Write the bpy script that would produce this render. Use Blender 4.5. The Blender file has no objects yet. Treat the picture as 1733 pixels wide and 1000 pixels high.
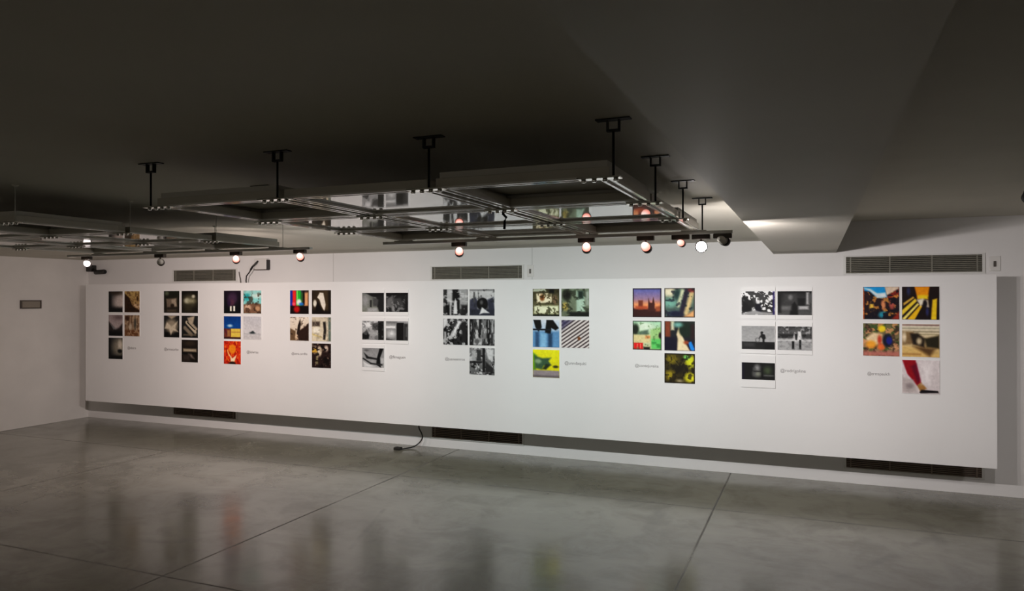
import bpy, bmesh, math, random
from mathutils import Vector, Matrix
PI = math.pi
S = bpy.context.scene
C = S.collection

# ------------------------------------------------------------------ camera
F_PX, YAW, PITCH, ROLL = 1239.35, 0.3916, 0.0034, -0.0009
CAM = Vector((0.0, -7.6115, 1.75))
fw = Vector((-math.sin(YAW)*math.cos(PITCH), math.cos(YAW)*math.cos(PITCH), math.sin(PITCH)))
rt = Vector((math.cos(YAW), math.sin(YAW), 0.0))
up = rt.cross(fw)
r2 = rt*math.cos(ROLL) + up*math.sin(ROLL)
u2 = up*math.cos(ROLL) - rt*math.sin(ROLL)
cd = bpy.data.cameras.new('camera')
cd.sensor_width = 36.0; cd.lens = 36.0*F_PX/1733.0; cd.clip_start = 0.05
cam = bpy.data.objects.new('camera', cd); C.objects.link(cam)
cam.matrix_world = Matrix(((r2.x, u2.x, -fw.x, CAM.x), (r2.y, u2.y, -fw.y, CAM.y),
                           (r2.z, u2.z, -fw.z, CAM.z), (0, 0, 0, 1)))
S.camera = cam

# ------------------------------------------------------------------ world, exposure, light levels
w = bpy.data.worlds.new('world'); S.world = w; w.use_nodes = True
w.node_tree.nodes['Background'].inputs[0].default_value = (0.02, 0.02, 0.02, 1)
w.node_tree.nodes['Background'].inputs[1].default_value = 0.1
S.view_settings.view_transform = 'Standard'
S.view_settings.look = 'None'
S.view_settings.exposure = 0.0
S.view_settings.gamma = 1.0
S.view_settings.use_curve_mapping = False
POWER = 1.8            # multiplies every lamp
REAR_FILL = 75.0

# unseen fill spots added behind the viewer, bounced off the wall there to soften shadows
for sx_, sy_ in ((-8.0, -9.3), (-5.0, -9.3), (-1.6, -9.3), (2.5, -9.3)):
    ld = bpy.data.lights.new('rear_fill_spot', 'SPOT'); ld.energy = REAR_FILL; ld.color = (1.0, 0.94, 0.84)
    ld.spot_size = math.radians(110); ld.spot_blend = 1.0; ld.shadow_soft_size = 0.04
    lo = bpy.data.objects.new('rear_fill_spot', ld); C.objects.link(lo); lo.location = (sx_, sy_, 2.12)
    lo.rotation_euler = Vector((0.0, -2.7, -0.9)).to_track_quat('-Z', 'Y').to_euler()

# ------------------------------------------------------------------ helpers
def lin(c):
    o = []
    for v in c[:3]:
        v = v/255.0
        o.append(v/12.92 if v <= 0.04045 else ((v+0.055)/1.055)**2.4)
    return tuple(o)

def mat(name, col, rough=0.5, metal=0.0, spec=0.5, emit=None, estr=0.0, noise=None, ior=None, srgb=True):
    m = bpy.data.materials.new(name); m.use_nodes = True
    nt = m.node_tree; b = nt.nodes['Principled BSDF']
    c = lin(col) if srgb else col
    b.inputs['Base Color'].default_value = (*c, 1)
    b.inputs['Roughness'].default_value = rough
    b.inputs['Metallic'].default_value = metal
    b.inputs['Specular IOR Level'].default_value = spec
    if ior: b.inputs['IOR'].default_value = ior
    if emit:
        b.inputs['Emission Color'].default_value = (*emit, 1)
        b.inputs['Emission Strength'].default_value = estr
    if noise:
        sc, amt = noise
        tc = nt.nodes.new('ShaderNodeTexCoord'); n = nt.nodes.new('ShaderNodeTexNoise')
        n.inputs['Scale'].default_value = sc; n.inputs['Detail'].default_value = 5
        nt.links.new(tc.outputs['Object'], n.inputs['Vector'])
        rp = nt.nodes.new('ShaderNodeValToRGB')
        rp.color_ramp.elements[0].position = 0.3; rp.color_ramp.elements[1].position = 0.7
        rp.color_ramp.elements[0].color = (*[v*(1-amt) for v in c], 1)
        rp.color_ramp.elements[1].color = (*[min(1, v*(1+amt*0.5)) for v in c], 1)
        nt.links.new(n.outputs['Fac'], rp.inputs['Fac'])
        nt.links.new(rp.outputs['Color'], b.inputs['Base Color'])
        bp = nt.nodes.new('ShaderNodeBump'); bp.inputs['Strength'].default_value = 0.04
        nt.links.new(n.outputs['Fac'], bp.inputs['Height'])
        nt.links.new(bp.outputs['Normal'], b.inputs['Normal'])
    return m

def add_box(bm, x0, x1, y0, y1, z0, z1, mi=0):
    vs = [bm.verts.new(p) for p in ((x0,y0,z0),(x1,y0,z0),(x1,y1,z0),(x0,y1,z0),(x0,y0,z1),(x1,y0,z1),(x1,y1,z1),(x0,y1,z1))]
    for f in ((0,3,2,1),(4,5,6,7),(0,1,5,4),(1,2,6,5),(2,3,7,6),(3,0,4,7)):
        bm.faces.new([vs[i] for i in f]).material_index = mi
    return vs

def bx(*a):
    bm = bmesh.new(); add_box(bm, *a); return bm

def add_lathe(bm, prof, seg=20, M=None):
    """prof: (r, z) pairs revolved about z, capped at both ends"""
    rings = []
    for r, z in prof:
        rings.append([bm.verts.new((r*math.cos(2*PI*i/seg), r*math.sin(2*PI*i/seg), z)) for i in range(seg)])
    for a, b in zip(rings, rings[1:]):
        for i in range(seg):
            f = bm.faces.new((a[i], a[(i+1) % seg], b[(i+1) % seg], b[i])); f.smooth = True
    bm.faces.new(list(reversed(rings[0]))); bm.faces.new(rings[-1])
    if M is not None: bmesh.ops.transform(bm, matrix=M, verts=[v for rg in rings for v in rg])

def add_tube(bm, pts, r, seg=8):
    pts = [Vector(p) for p in pts]; rings = []
    for i, p in enumerate(pts):
        d = (pts[min(i+1, len(pts)-1)] - pts[max(i-1, 0)]).normalized()
        q = d.to_track_quat('Z', 'Y')
        rings.append([bm.verts.new(p + q @ Vector((r*math.cos(2*PI*k/seg), r*math.sin(2*PI*k/seg), 0))) for k in range(seg)])
    for a, b in zip(rings, rings[1:]):
        for k in range(seg):
            f = bm.faces.new((a[k], a[(k+1) % seg], b[(k+1) % seg], b[k])); f.smooth = True
    bm.faces.new(list(reversed(rings[0]))); bm.faces.new(rings[-1])

def obj(name, bm, m, parent=None, bevel=0.0):
    bmesh.ops.recalc_face_normals(bm, faces=bm.faces)
    me = bpy.data.meshes.new(name); bm.to_mesh(me); bm.free()
    o = bpy.data.objects.new(name, me); C.objects.link(o)
    for mm in (m if isinstance(m, (list, tuple)) else [m]): me.materials.append(mm)
    if parent is not None: o.parent = parent
    if bevel:
        md = o.modifiers.new('bevel', 'BEVEL'); md.width = bevel; md.segments = 2; md.limit_method = 'ANGLE'
    return o

def tag(o, label, cat, group=None):
    o['label'] = label; o['category'] = cat
    if group: o['group'] = group
    return o

def thing(name, label, cat, loc=(0,0,0), group=None):
    o = bpy.data.objects.new(name, None); C.objects.link(o); o.location = loc
    o.empty_display_size = 0.1
    return tag(o, label, cat, group)

def struct(name, bm, m):
    o = obj(name, bm, m); o['kind'] = 'structure'; return o

def copy_tree(o, parent=None):
    c = o.copy(); C.objects.link(c)
    if parent is not None: c.parent = parent
    for ch in list(o.children): copy_tree(ch, c)
    return c

# ------------------------------------------------------------------ setting dimensions (metres)
XL, XR, YF = -9.92, 6.0, -12.0           # left wall, right wall, wall behind the viewer; the long wall is y = 0
ZC, ZB, ZR = 2.31, 2.1775, 2.47          # main ceiling, beam soffit, right bay ceiling
B0, B1 = -0.368, 0.19                    # beam from / to
M_WALL = mat('white_wall_paint', (0.76, 0.74, 0.71), 0.6, spec=0.25, noise=(3.0, 0.05), srgb=False)
M_CEIL = mat('ceiling_paint', (0.64, 0.61, 0.53), 0.7, spec=0.2, noise=(2.0, 0.04), srgb=False)
M_BEAM = mat('beam_paint', (0.60, 0.57, 0.50), 0.6, spec=0.25, noise=(2.0, 0.04), srgb=False)
M_PANEL = mat('panel_paint', (0.80, 0.79, 0.78), 0.55, spec=0.3, noise=(1.5, 0.02), srgb=False)

# --- long wall: two faint upright plaster joints above the panel
def wall_joint_material():
    m = mat('back_wall_paint', (0.72, 0.70, 0.68), 0.6, spec=0.25, srgb=False)
    nt = m.node_tree; b = nt.nodes['Principled BSDF']
    tc = nt.nodes.new('ShaderNodeTexCoord'); sx = nt.nodes.new('ShaderNodeSeparateXYZ')
    nt.links.new(tc.outputs['Object'], sx.inputs[0])
    prev = None
    for x in (-5.56, -2.90):
        s = nt.nodes.new('ShaderNodeMath'); s.operation = 'SUBTRACT'; s.inputs[1].default_value = x
        a = nt.nodes.new('ShaderNodeMath'); a.operation = 'ABSOLUTE'
        nt.links.new(sx.outputs[0], s.inputs[0]); nt.links.new(s.outputs[0], a.inputs[0])
        if prev is None: prev = a
        else:
            mn = nt.nodes.new('ShaderNodeMath'); mn.operation = 'MINIMUM'
            nt.links.new(prev.outputs[0], mn.inputs[0]); nt.links.new(a.outputs[0], mn.inputs[1]); prev = mn
    lt = nt.nodes.new('ShaderNodeMapRange'); lt.inputs['From Min'].default_value = 0.001
    lt.inputs['From Max'].default_value = 0.007
    nt.links.new(prev.outputs[0], lt.inputs['Value'])
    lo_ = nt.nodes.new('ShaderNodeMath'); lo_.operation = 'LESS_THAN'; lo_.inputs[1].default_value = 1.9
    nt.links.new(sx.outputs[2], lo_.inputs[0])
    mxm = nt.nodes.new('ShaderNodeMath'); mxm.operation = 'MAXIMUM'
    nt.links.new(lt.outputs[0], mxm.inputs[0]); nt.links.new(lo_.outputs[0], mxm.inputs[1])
    n = nt.nodes.new('ShaderNodeTexNoise'); n.inputs['Scale'].default_value = 3.0
    nt.links.new(tc.outputs['Object'], n.inputs['Vector'])
    mx0 = nt.nodes.new('ShaderNodeMix'); mx0.data_type = 'RGBA'
    mx0.inputs[6].default_value = (0.72, 0.705, 0.69, 1); mx0.inputs[7].default_value = (0.76, 0.745, 0.73, 1)
    nt.links.new(n.outputs['Fac'], mx0.inputs[0])
    mx = nt.nodes.new('ShaderNodeMix'); mx.data_type = 'RGBA'
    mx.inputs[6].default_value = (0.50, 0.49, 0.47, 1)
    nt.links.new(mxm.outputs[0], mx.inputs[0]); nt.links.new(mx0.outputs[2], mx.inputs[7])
    nt.links.new(mx.outputs[2], b.inputs['Base Color'])
    return m

# --- polished concrete
def concrete_material():
    m = bpy.data.materials.new('polished_concrete'); m.use_nodes = True
    nt = m.node_tree; N = nt.nodes; L = nt.links; b = N['Principled BSDF']
    tc = N.new('ShaderNodeTexCoord'); P = tc.outputs['Object']
    def math_(op, a, c=None, clamp=False):
        n = N.new('ShaderNodeMath'); n.operation = op; n.use_clamp = clamp
        for i, v in enumerate((a, c)):
            if v is None: continue
            if isinstance(v, (int, float)): n.inputs[i].default_value = v
            else: L.new(v, n.inputs[i])
        return n.outputs[0]
    def noise(scale, detail=6, rough=0.6, vec=None, dist=0.0):
        n = N.new('ShaderNodeTexNoise'); n.inputs['Scale'].default_value = scale
        n.inputs['Detail'].default_value = detail; n.inputs['Roughness'].default_value = rough
        n.inputs['Distortion'].default_value = dist
        L.new(vec or P, n.inputs['Vector']); return n.outputs['Fac']
    def rng(v, a, c, d=0.0, e=1.0):
        n = N.new('ShaderNodeMapRange'); n.interpolation_type = 'SMOOTHSTEP'
        n.inputs['From Min'].default_value = a; n.inputs['From Max'].default_value = c
        n.inputs['To Min'].default_value = d; n.inputs['To Max'].default_value = e
        L.new(v, n.inputs['Value']); return n.outputs[0]
    def mix(f, a, c):
        n = N.new('ShaderNodeMix'); n.data_type = 'RGBA'
        if isinstance(f, float): n.inputs[0].default_value = f
        else: L.new(f, n.inputs[0])
        for i, v in ((6, a), (7, c)):
            if isinstance(v, tuple): n.inputs[i].default_value = (*v, 1)
            else: L.new(v, n.inputs[i])
        return n.outputs[2]
    sx = N.new('ShaderNodeSeparateXYZ'); L.new(P, sx.inputs[0]); X, Y = sx.outputs[0], sx.outputs[1]
    big = noise(0.55, 4, 0.55, dist=0.6); mid = noise(2.2, 7, 0.65, dist=0.8); fine = noise(14, 6, 0.7)
    mp = N.new('ShaderNodeMapping'); mp.inputs['Scale'].default_value = (0.5, 2.6, 1); L.new(P, mp.inputs[0])
    strk = noise(1.6, 6, 0.65, mp.outputs[0], 0.4)
    base = mix(rng(big, 0.3, 0.7), CON_A, CON_B)
    base = mix(math_('MULTIPLY', rng(mid, 0.4, 0.65), 0.65), base, CON_C)
    base = mix(math_('MULTIPLY', rng(strk, 0.42, 0.7), 0.55), base, CON_D)
    base = mix(math_('MULTIPLY', rng(fine, 0.45, 0.8), 0.35), base, CON_D)
    # saw-cut joints
    wob = math_('MULTIPLY', math_('SUBTRACT', noise(3.0, 3), 0.5), 0.012)
    d = None
    for ax, vals in ((X, (-9.86, -6.83, -3.80, -0.775, 2.25, 5.28)), (Y, (-1.36, -4.18, -7.0))):
        for v in vals:
            q = math_('ABSOLUTE', math_('SUBTRACT', math_('ADD', ax, wob), v))
            d = q if d is None else math_('MINIMUM', d, q)
    fade = rng(noise(0.8, 3), 0.25, 0.6, 0.25, 1.0)
    jm = math_('MULTIPLY', math_('SUBTRACT', 1.0, rng(d, 0.003, 0.012)), fade)
    base = mix(math_('MULTIPLY', jm, 0.85), base, (0.018, 0.016, 0.013))
    # cracks and trowel marks
    def seg(a, c, w0, w1, amt, base):
        ba = (c[0]-a[0], c[1]-a[1]); l2 = ba[0]**2+ba[1]**2
        px = math_('ADD', math_('SUBTRACT', X, a[0]), math_('MULTIPLY', wob, 2.5)); py = math_('SUBTRACT', Y, a[1])
        t = math_('DIVIDE', math_('ADD', math_('MULTIPLY', px, ba[0]), math_('MULTIPLY', py, ba[1])), l2, True)
        ex = math_('SUBTRACT', px, math_('MULTIPLY', t, ba[0])); ey = math_('SUBTRACT', py, math_('MULTIPLY', t, ba[1]))
        dd = math_('SQRT', math_('ADD', math_('MULTIPLY', ex, ex), math_('MULTIPLY', ey, ey)))
        k = math_('MULTIPLY', math_('SUBTRACT', 1.0, rng(dd, w0, w1)), amt)
        return mix(math_('MULTIPLY', k, rng(noise(4, 4), 0.3, 0.75)), base, (0.03, 0.026, 0.02))
    base = seg((0.012, -2.82), (0.837, -1.41), 0.005, 0.06, 0.4, base)
    base = seg((0.83, -1.45), (0.82, -2.6), 0.01, 0.07, 0.35, base)
    base = seg((-1.17, -1.5), (-1.15, -2.6), 0.02, 0.09, 0.35, base)
    base = seg((-3.0, -3.3), (-3.3, -2.4), 0.005, 0.03, 0.5, base)
    base = seg((-6.2, -3.65), (-6.7, -1.5), 0.004, 0.02, 0.35, base)
    base = seg((-4.75, -3.95), (-4.55, -4.02), 0.01, 0.05, 0.6, base)
    L.new(base, b.inputs['Base Color'])
    ro = rng(mid, 0.3, 0.75, FLOOR_R0, FLOOR_R1)
    ro = math_('ADD', ro, math_('MULTIPLY', rng(fine, 0.4, 0.8), 0.05))
    L.new(math_('ADD', ro, math_('MULTIPLY', jm, 0.4)), b.inputs['Roughness'])
    b.inputs['Specular IOR Level'].default_value = FLOOR_SPEC
    bp = N.new('ShaderNodeBump'); bp.inputs['Strength'].default_value = 0.12; bp.inputs['Distance'].default_value = 0.01
    hgt = math_('MULTIPLY', mid, 0.03)
    L.new(hgt, bp.inputs['Height']); L.new(bp.outputs['Normal'], b.inputs['Normal'])
    return m
CON_A, CON_B, CON_C, CON_D = (0.17, 0.162, 0.125), (0.245, 0.237, 0.19), (0.095, 0.088, 0.062), (0.23, 0.222, 0.175)
FLOOR_R0, FLOOR_R1, FLOOR_SPEC = 0.13, 0.23, 0.75

struct('floor', bx(XL-0.2, XR+0.2, YF-0.2, 0.2, -0.15, 0.0), concrete_material())
struct('wall_back', bx(XL-0.2, XR+0.2, 0.0, 0.2, 0.0, 2.7), wall_joint_material())
struct('wall_left', bx(XL-0.2, XL, YF-0.2, 0.0, 0.0, 2.7), M_WALL)
struct('wall_right', bx(XR, XR+0.2, YF-0.2, 0.0, 0.0, 2.7), M_WALL)
struct('wall_front', bx(XL, XR, YF-0.2, YF, 0.0, 2.7), M_WALL)
struct('ceiling', bx(XL, B0, YF, 0.0, ZC, 2.7), M_CEIL)
struct('ceiling_beam', bx(B0, B1, YF, 0.0, ZB, 2.7), M_BEAM)
struct('ceiling.001', bx(B1, XR, YF, 0.0, ZR, 2.7), M_CEIL)

# ------------------------------------------------------------------ display panel
PF = -0.35                                # its front face
panel = thing('display_panel', 'long white display panel standing off the wall and carrying all the prints', 'panel', (-4.0464, 0, 0))
obj('board', bx(-5.4671, 5.4671, PF, PF+0.035, 0.3058, 1.946), M_PANEL, panel, 0.002)
M_BATTEN = mat('batten_wood', (150, 140, 125), 0.7)
for x in (-5.2, -2.6, 0.3, 2.6, 5.0):
    obj('batten', bx(x-0.03, x+0.03, PF+0.035, -0.001, 0.5, 1.85), M_BATTEN, panel)

# ------------------------------------------------------------------ ventilation grilles
M_GFRAME = mat('grille_frame_paint', (0.66, 0.65, 0.62), 0.5, srgb=False)
M_GSLAT = mat('grille_grey_metal', (122, 119, 108), 0.5, spec=0.3, noise=(20, 0.1))
M_GDARK = mat('grille_dark_metal', (128, 114, 103), 0.6, spec=0.2, noise=(20, 0.1))
M_DUCT = mat('duct_black', (18, 17, 15), 0.8, spec=0.1)
def grille(x0, x1, z0, z1, label, group, dark):
    g = thing('ventilation_grille', label, 'vent', ((x0+x1)/2, 0, z0), group)
    a, b_, h = -(x1-x0)/2, (x1-x0)/2, z1-z0
    sm = M_GDARK if dark else M_GSLAT
    t = 0.022
    bm = bmesh.new()
    add_box(bm, a-t, b_+t, -0.014, 0, h, h+t*0.6); add_box(bm, a-t, b_+t, -0.014, 0, -t*0.6, 0)
    add_box(bm, a-t, a, -0.014, 0, 0, h); add_box(bm, b_, b_+t, -0.014, 0, 0, h)
    obj('frame', bm, M_GFRAME, g, 0.001)
    obj('duct', bx(a, b_, -0.003, 0, 0, h), M_DUCT, g)
    bm = bmesh.new(); n = 9
    for i in range(n):
        z = (i+0.5)*h/n
        vs = add_box(bm, a, b_, -0.013, -0.004, -0.0045, 0.0045)
        bmesh.ops.transform(bm, matrix=Matrix.Translation((0, 0, z)) @ Matrix.Translation((0, -0.0085, 0)) @ Matrix.Rotation(math.radians(28), 4, 'X') @ Matrix.Translation((0, 0.0085, 0)), verts=vs)
    obj('slats', bm, sm, g)
    for fx in (0.035, 0.335, 0.645, 0.965):
        x = a + fx*(b_-a)
        obj('mullion', bx(x-0.006, x+0.006, -0.0175, -0.003, 0, h), sm, g)
UP, LOW = 'grilles above the display panel', 'grilles below the display panel'
grille(-8.217, -7.113, 1.985, 2.134, 'grey louvred grille above the panel near the left corner', UP, False)
grille(-4.156, -3.018, 1.970, 2.114, 'grey louvred grille above the middle of the white panel', UP, False)
grille(0.277, 1.378, 1.980, 2.134, 'grey louvred grille above the right end of the white panel', UP, False)
grille(-8.217, -7.113, 0.144, 0.30, 'dark floor-level grille under the panel near the left corner', LOW, True)
grille(-4.156, -3.018, 0.116, 0.30, 'dark floor-level grille under the middle of the white panel beside the black cable', LOW, True)
grille(0.275, 1.370, 0.148, 0.30, 'dark floor-level grille under the right end of the white panel', LOW, True)

# ------------------------------------------------------------------ suspended lighting grids
M_RAIL = mat('rail_white_enamel', (0.62, 0.60, 0.55), 0.22, spec=0.6, noise=(8, 0.04), srgb=False)
M_CHAN = mat('rail_channel_grey', (0.50, 0.47, 0.40), 0.4, spec=0.4, noise=(8, 0.05), srgb=False)
M_TRIM = mat('trim_gloss_white', (0.80, 0.78, 0.72), 0.10, spec=0.6, ior=1.8, srgb=False)
M_TRAY = mat('housing_white_matt', (0.55, 0.53, 0.48), 0.6, spec=0.2, srgb=False)
M_GLOSS = mat('glossy_acrylic', (0.62, 0.61, 0.58), 0.03, spec=0.5, ior=1.9, srgb=False)
M_CHROME = mat('joint_chrome', (0.75, 0.74, 0.70), 0.18, metal=1.0, srgb=False)
M_BLACK = mat('black_painted_steel', (20, 19, 16), 0.5, spec=0.3, noise=(30, 0.2))
M_TRACK = mat('track_white', (0.60, 0.58, 0.54), 0.3, srgb=False)
PITCH_C = 0.655
def ring(bm, o, t, z0, z1):
    add_box(bm, -o, o, -o, -o+t, z0, z1); add_box(bm, -o, o, o-t, o, z0, z1)
    add_box(bm, -o, -o+t, -o+t, o-t, z0, z1); add_box(bm, o-t, o, -o+t, o-t, z0, z1)
def frame_cell():
    bm = bmesh.new(); ring(bm, 0.31, 0.042, 0.006, 0.036); return bm
def trim_cell():
    bm = bmesh.new(); ring(bm, 0.31, 0.012, 0.0, 0.007); ring(bm, 0.279, 0.011, 0.0, 0.007); return bm
def housing_bm():
    bm = bmesh.new(); o, t, z0, z1 = 0.30, 0.005, 0.036, 0.053
    add_box(bm, -o, o, -o, -o+t, z0, z1); add_box(bm, -o, o, o-t, o, z0, z1)
    add_box(bm, -o, -o+t, -o+t, o-t, z0, z1); add_box(bm, o-t, o, -o+t, o-t, z0, z1)
    add_box(bm, -o, o, -o, o, z1, z1+t)
    return bm
def lighting_grid(x0, y0, z, track_x0, track_x1, label, cables=False):
    g = thing('lighting_grid', label, 'lighting rig', (x0, y0, z), 'suspended lighting grids')
    p = PITCH_C
    for r in range(3):
        for c in range(3):
            cx, cy = (c+0.5)*p, (r+0.5)*p
            fr = obj('frame', frame_cell(), M_CHAN, g, 0.001); fr.location = (cx, cy, 0)
            obj('edge_trim', trim_cell(), M_TRIM, fr)
            if r in (0, 2) and c in (0, 2):
                hs = obj('housing', housing_bm(), M_TRAY, g); hs.location = (cx, cy, 0)
            else:
                pn = obj('glossy_panel', bx(-0.268, 0.268, -0.268, 0.268, 0.010, 0.016), M_GLOSS, g); pn.location = (cx, cy, 0)
    for r in range(4):
        for c in range(4):
            jx, jy = c*p, r*p
            sh = -0.045 if c == 3 else (0.045 if c == 0 else -0.01)
            j = obj('joint_plate', bx(-0.07, 0.07, -0.022, 0.022, -0.006, 0.0), M_CHROME, g, 0.002); j.location = (jx+sh, jy, 0)
            for k in range(4):
                bm = bmesh.new(); add_lathe(bm, ((0.007, 0), (0.0085, -0.002), (0.0085, -0.007), (0.006, -0.009)), 8)
                b_ = obj('bolt', bm, M_CHROME, j); b_.location = (-0.052+k*0.035, 0, -0.006)
            if r in (0, 3) or c in (0, 3):
                top = ZC - z
                if cables:
                    bm = bmesh.new(); add_lathe(bm, ((0.0018, -0.001), (0.0018, top-0.008)), 8)
                    h = obj('hanger_cable', bm, M_RAIL, g); h.location = (jx, jy, 0)
                    bm = bmesh.new(); add_lathe(bm, ((0.008, top-0.01), (0.016, top-0.004), (0.016, top)), 12)
                    obj('ceiling_rosette', bm, M_CEIL, h)
                    continue
                bm = bmesh.new(); add_lathe(bm, ((0.0042, -0.001), (0.0042, top-0.04)), 10)
                h = obj('hanger_rod', bm, M_BLACK, g); h.location = (jx, jy, 0)
                bm = bmesh.new()
                add_box(bm, -0.055, 0.055, -0.016, 0.016, top-0.004, top)
                add_box(bm, -0.021, -0.016, -0.008, 0.008, top-0.034, top-0.003); add_box(bm, 0.016, 0.021, -0.008, 0.008, top-0.034, top-0.003)
                add_box(bm, -0.021, 0.021, -0.008, 0.008, top-0.040, top-0.033)
                obj('ceiling_bracket', bm, M_BLACK, h)
    bm = bmesh.new(); add_box(bm, track_x0-x0, track_x1-x0, 3*p-0.018, 3*p+0.018, -0.024, -0.006)
    obj('track', bm, M_TRACK, g, 0.002)
    return g
GA = lighting_grid(-2.545, -5.375, 2.130, -2.66, -0.415, 'large white lighting grid hung from the ceiling at the centre, nearest the viewer')
bm = bmesh.new(); add_tube(bm, [(1.31, 0.66, -0.004), (1.31, 0.655, -0.02), (1.325, 0.655, -0.035), (1.318, 0.655, -0.05), (1.316, 0.655, -0.085)], 0.006)
tag(obj('wire_hook', bm, M_BLACK), 'short black wire hook dangling from a joint in the middle of the centre grid', 'hook').location = (-2.545, -5.375, 2.130)
GB = lighting_grid(-5.60, -5.215, 2.128, -5.92, -3.38, 'white lighting grid hung from the ceiling at the far left, cut by the photo edge', True)

# ------------------------------------------------------------------ track spotlights
M_RIM = mat('lamp_rim_dark', (45, 34, 30), 0.4, metal=0.4)
M_ADAPT = mat('adapter_brown', (58, 46, 36), 0.5)
def glow(name, col, s): return mat(name, (230, 200, 190), 0.3, emit=col, estr=s)
M_PINK = mat('lamp_glow_pink', (200, 140, 130), 0.3)       # the dichroic glass glows white at its neck, red-pink at its mouth
def _glow(m, sc=1.0):
    nt = m.node_tree; tc = nt.nodes.new('ShaderNodeTexCoord'); sx = nt.nodes.new('ShaderNodeSeparateXYZ')
    rp = nt.nodes.new('ShaderNodeMapRange'); rp.inputs['From Min'].default_value = -0.014; rp.inputs['From Max'].default_value = 0.036
    cr = nt.nodes.new('ShaderNodeValToRGB'); cr.color_ramp.elements[0].color = (0.75, 0.16, 0.10, 1)
    cr.color_ramp.elements[1].color = (1.0, 0.80, 0.72, 1); e = cr.color_ramp.elements.new(0.5); e.color = (1.0, 0.42, 0.34, 1)
    nt.links.new(tc.outputs['Object'], sx.inputs[0]); nt.links.new(sx.outputs[2], rp.inputs['Value'])
    nt.links.new(rp.outputs[0], cr.inputs['Fac']); b = nt.nodes['Principled BSDF']
    nt.links.new(cr.outputs['Color'], b.inputs['Emission Color']); b.inputs['Emission Strength'].default_value = 1.7*sc
_glow(M_PINK)
M_HOT = glow('lamp_glow_white', (1.0, 0.86, 0.82), 4.0)
M_OFF = mat('lamp_glass_clear', (205, 200, 192), 0.1, spec=0.8)
M_LENS = glow('lamp_lens', (1.0, 0.92, 0.85), 14.0)
M_LENSOFF = mat('lamp_lens_off', (170, 168, 160), 0.1)
def spotlight(x, y, ztop, zl, aim, label, body, power, col=(1, 0.9, 0.82), size=95, blend=1.0, lens=None, scale=0.82, spill=0, group='track spotlights under the grids'):
    """hangs from a track at (x, y, ztop); lamp centre at height zl; aim = point it looks at"""
    t = thing('track_spotlight', label, 'spotlight', (x, y, ztop), group)
    obj('adapter', bx(-0.05, 0.05, -0.016, 0.016, -0.026, 0.0), M_ADAPT, t, 0.003)
    dz = zl - ztop
    bm = bmesh.new(); add_tube(bm, [(0, 0, -0.024), (0, 0, dz*0.6), (0, 0, dz)], 0.006)
    obj('stem', bm, M_ADAPT, t)
    d = (Vector(aim) - Vector((x, y, zl))).normalized()
    q = d.to_track_quat('-Z', 'Y').to_matrix().to_4x4()
    M = Matrix.Translation((0, 0, dz)) @ q
    s = scale
    bm = bmesh.new()
    add_lathe(bm, [(r*s, z*s) for r, z in ((0.010, 0.050), (0.014, 0.046), (0.021, 0.034), (0.028, 0.012), (0.031, -0.014))], 20)
    hd = obj('reflector', bm, body, t); hd.matrix_local = M
    bm = bmesh.new(); add_lathe(bm, [(r*s, z*s) for r, z in ((0.030, -0.012), (0.034, -0.014), (0.034, -0.046), (0.030, -0.048))], 20)
    obj('rim', bm, M_RIM, hd)
    bm = bmesh.new(); add_lathe(bm, [(r*s, z*s) for r, z in ((0.029, -0.046), (0.028, -0.0495), (0.012, -0.051))], 20)
    obj('lens', bm, lens or (M_LENS if power else M_LENSOFF), hd)
    if power:
        ld = bpy.data.lights.new('spot_beam', 'SPOT'); ld.energy = power*POWER; ld.color = col
        ld.spot_size = math.radians(size); ld.spot_blend = blend; ld.shadow_soft_size = 0.025*s
        lo = bpy.data.objects.new('spot_beam', ld); C.objects.link(lo); lo.parent = hd
        lo.location = (0, 0, -0.056*s)
    if spill:          # wide stray light around the beam
        ld = bpy.data.lights.new('stray_light', 'SPOT'); ld.energy = spill*POWER; ld.color = col
        ld.spot_size = math.radians(165); ld.spot_blend = 0.5; ld.shadow_soft_size = 0.02
        lo = bpy.data.objects.new('stray_light', ld); C.objects.link(lo); lo.parent = hd; lo.location = (0, 0, -0.058*s)
    return t
YA, YB = -5.375+3*PITCH_C, -5.215+3*PITCH_C       # track lines of the two grids
ZA, ZL = 2.130-0.024, 2.128-0.024
CP, CG, CW = (1.0, 0.84, 0.79), (0.90, 1.0, 1.0), (1.0, 0.93, 0.92)
# left grid
spotlight(-5.70, YB, ZL, 2.045, (-7.9, 0, 1.2), 'white-glowing spotlight at the left end of the left grid, nearest the corner camera', M_HOT, 85, CP, 92, spill=30)
spotlight(-4.86, YB, ZL, 2.045, (-7.4, 0, 1.2), 'unlit clear spotlight second from left under the left grid', M_OFF, 0)
spotlight(-4.08, YB, ZL, 2.050, (-6.7, 0, 0.75), 'pink-glowing spotlight under the left grid beside the white wall box', M_PINK, 72, CP, 100, spill=3.5)
spotlight(-3.48, YB, ZL, 2.055, (-5.2, 0, 0.75), 'pink-glowing spotlight on the right end of the left grid track', M_PINK, 55, CW, 100, spill=3.5)
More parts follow.
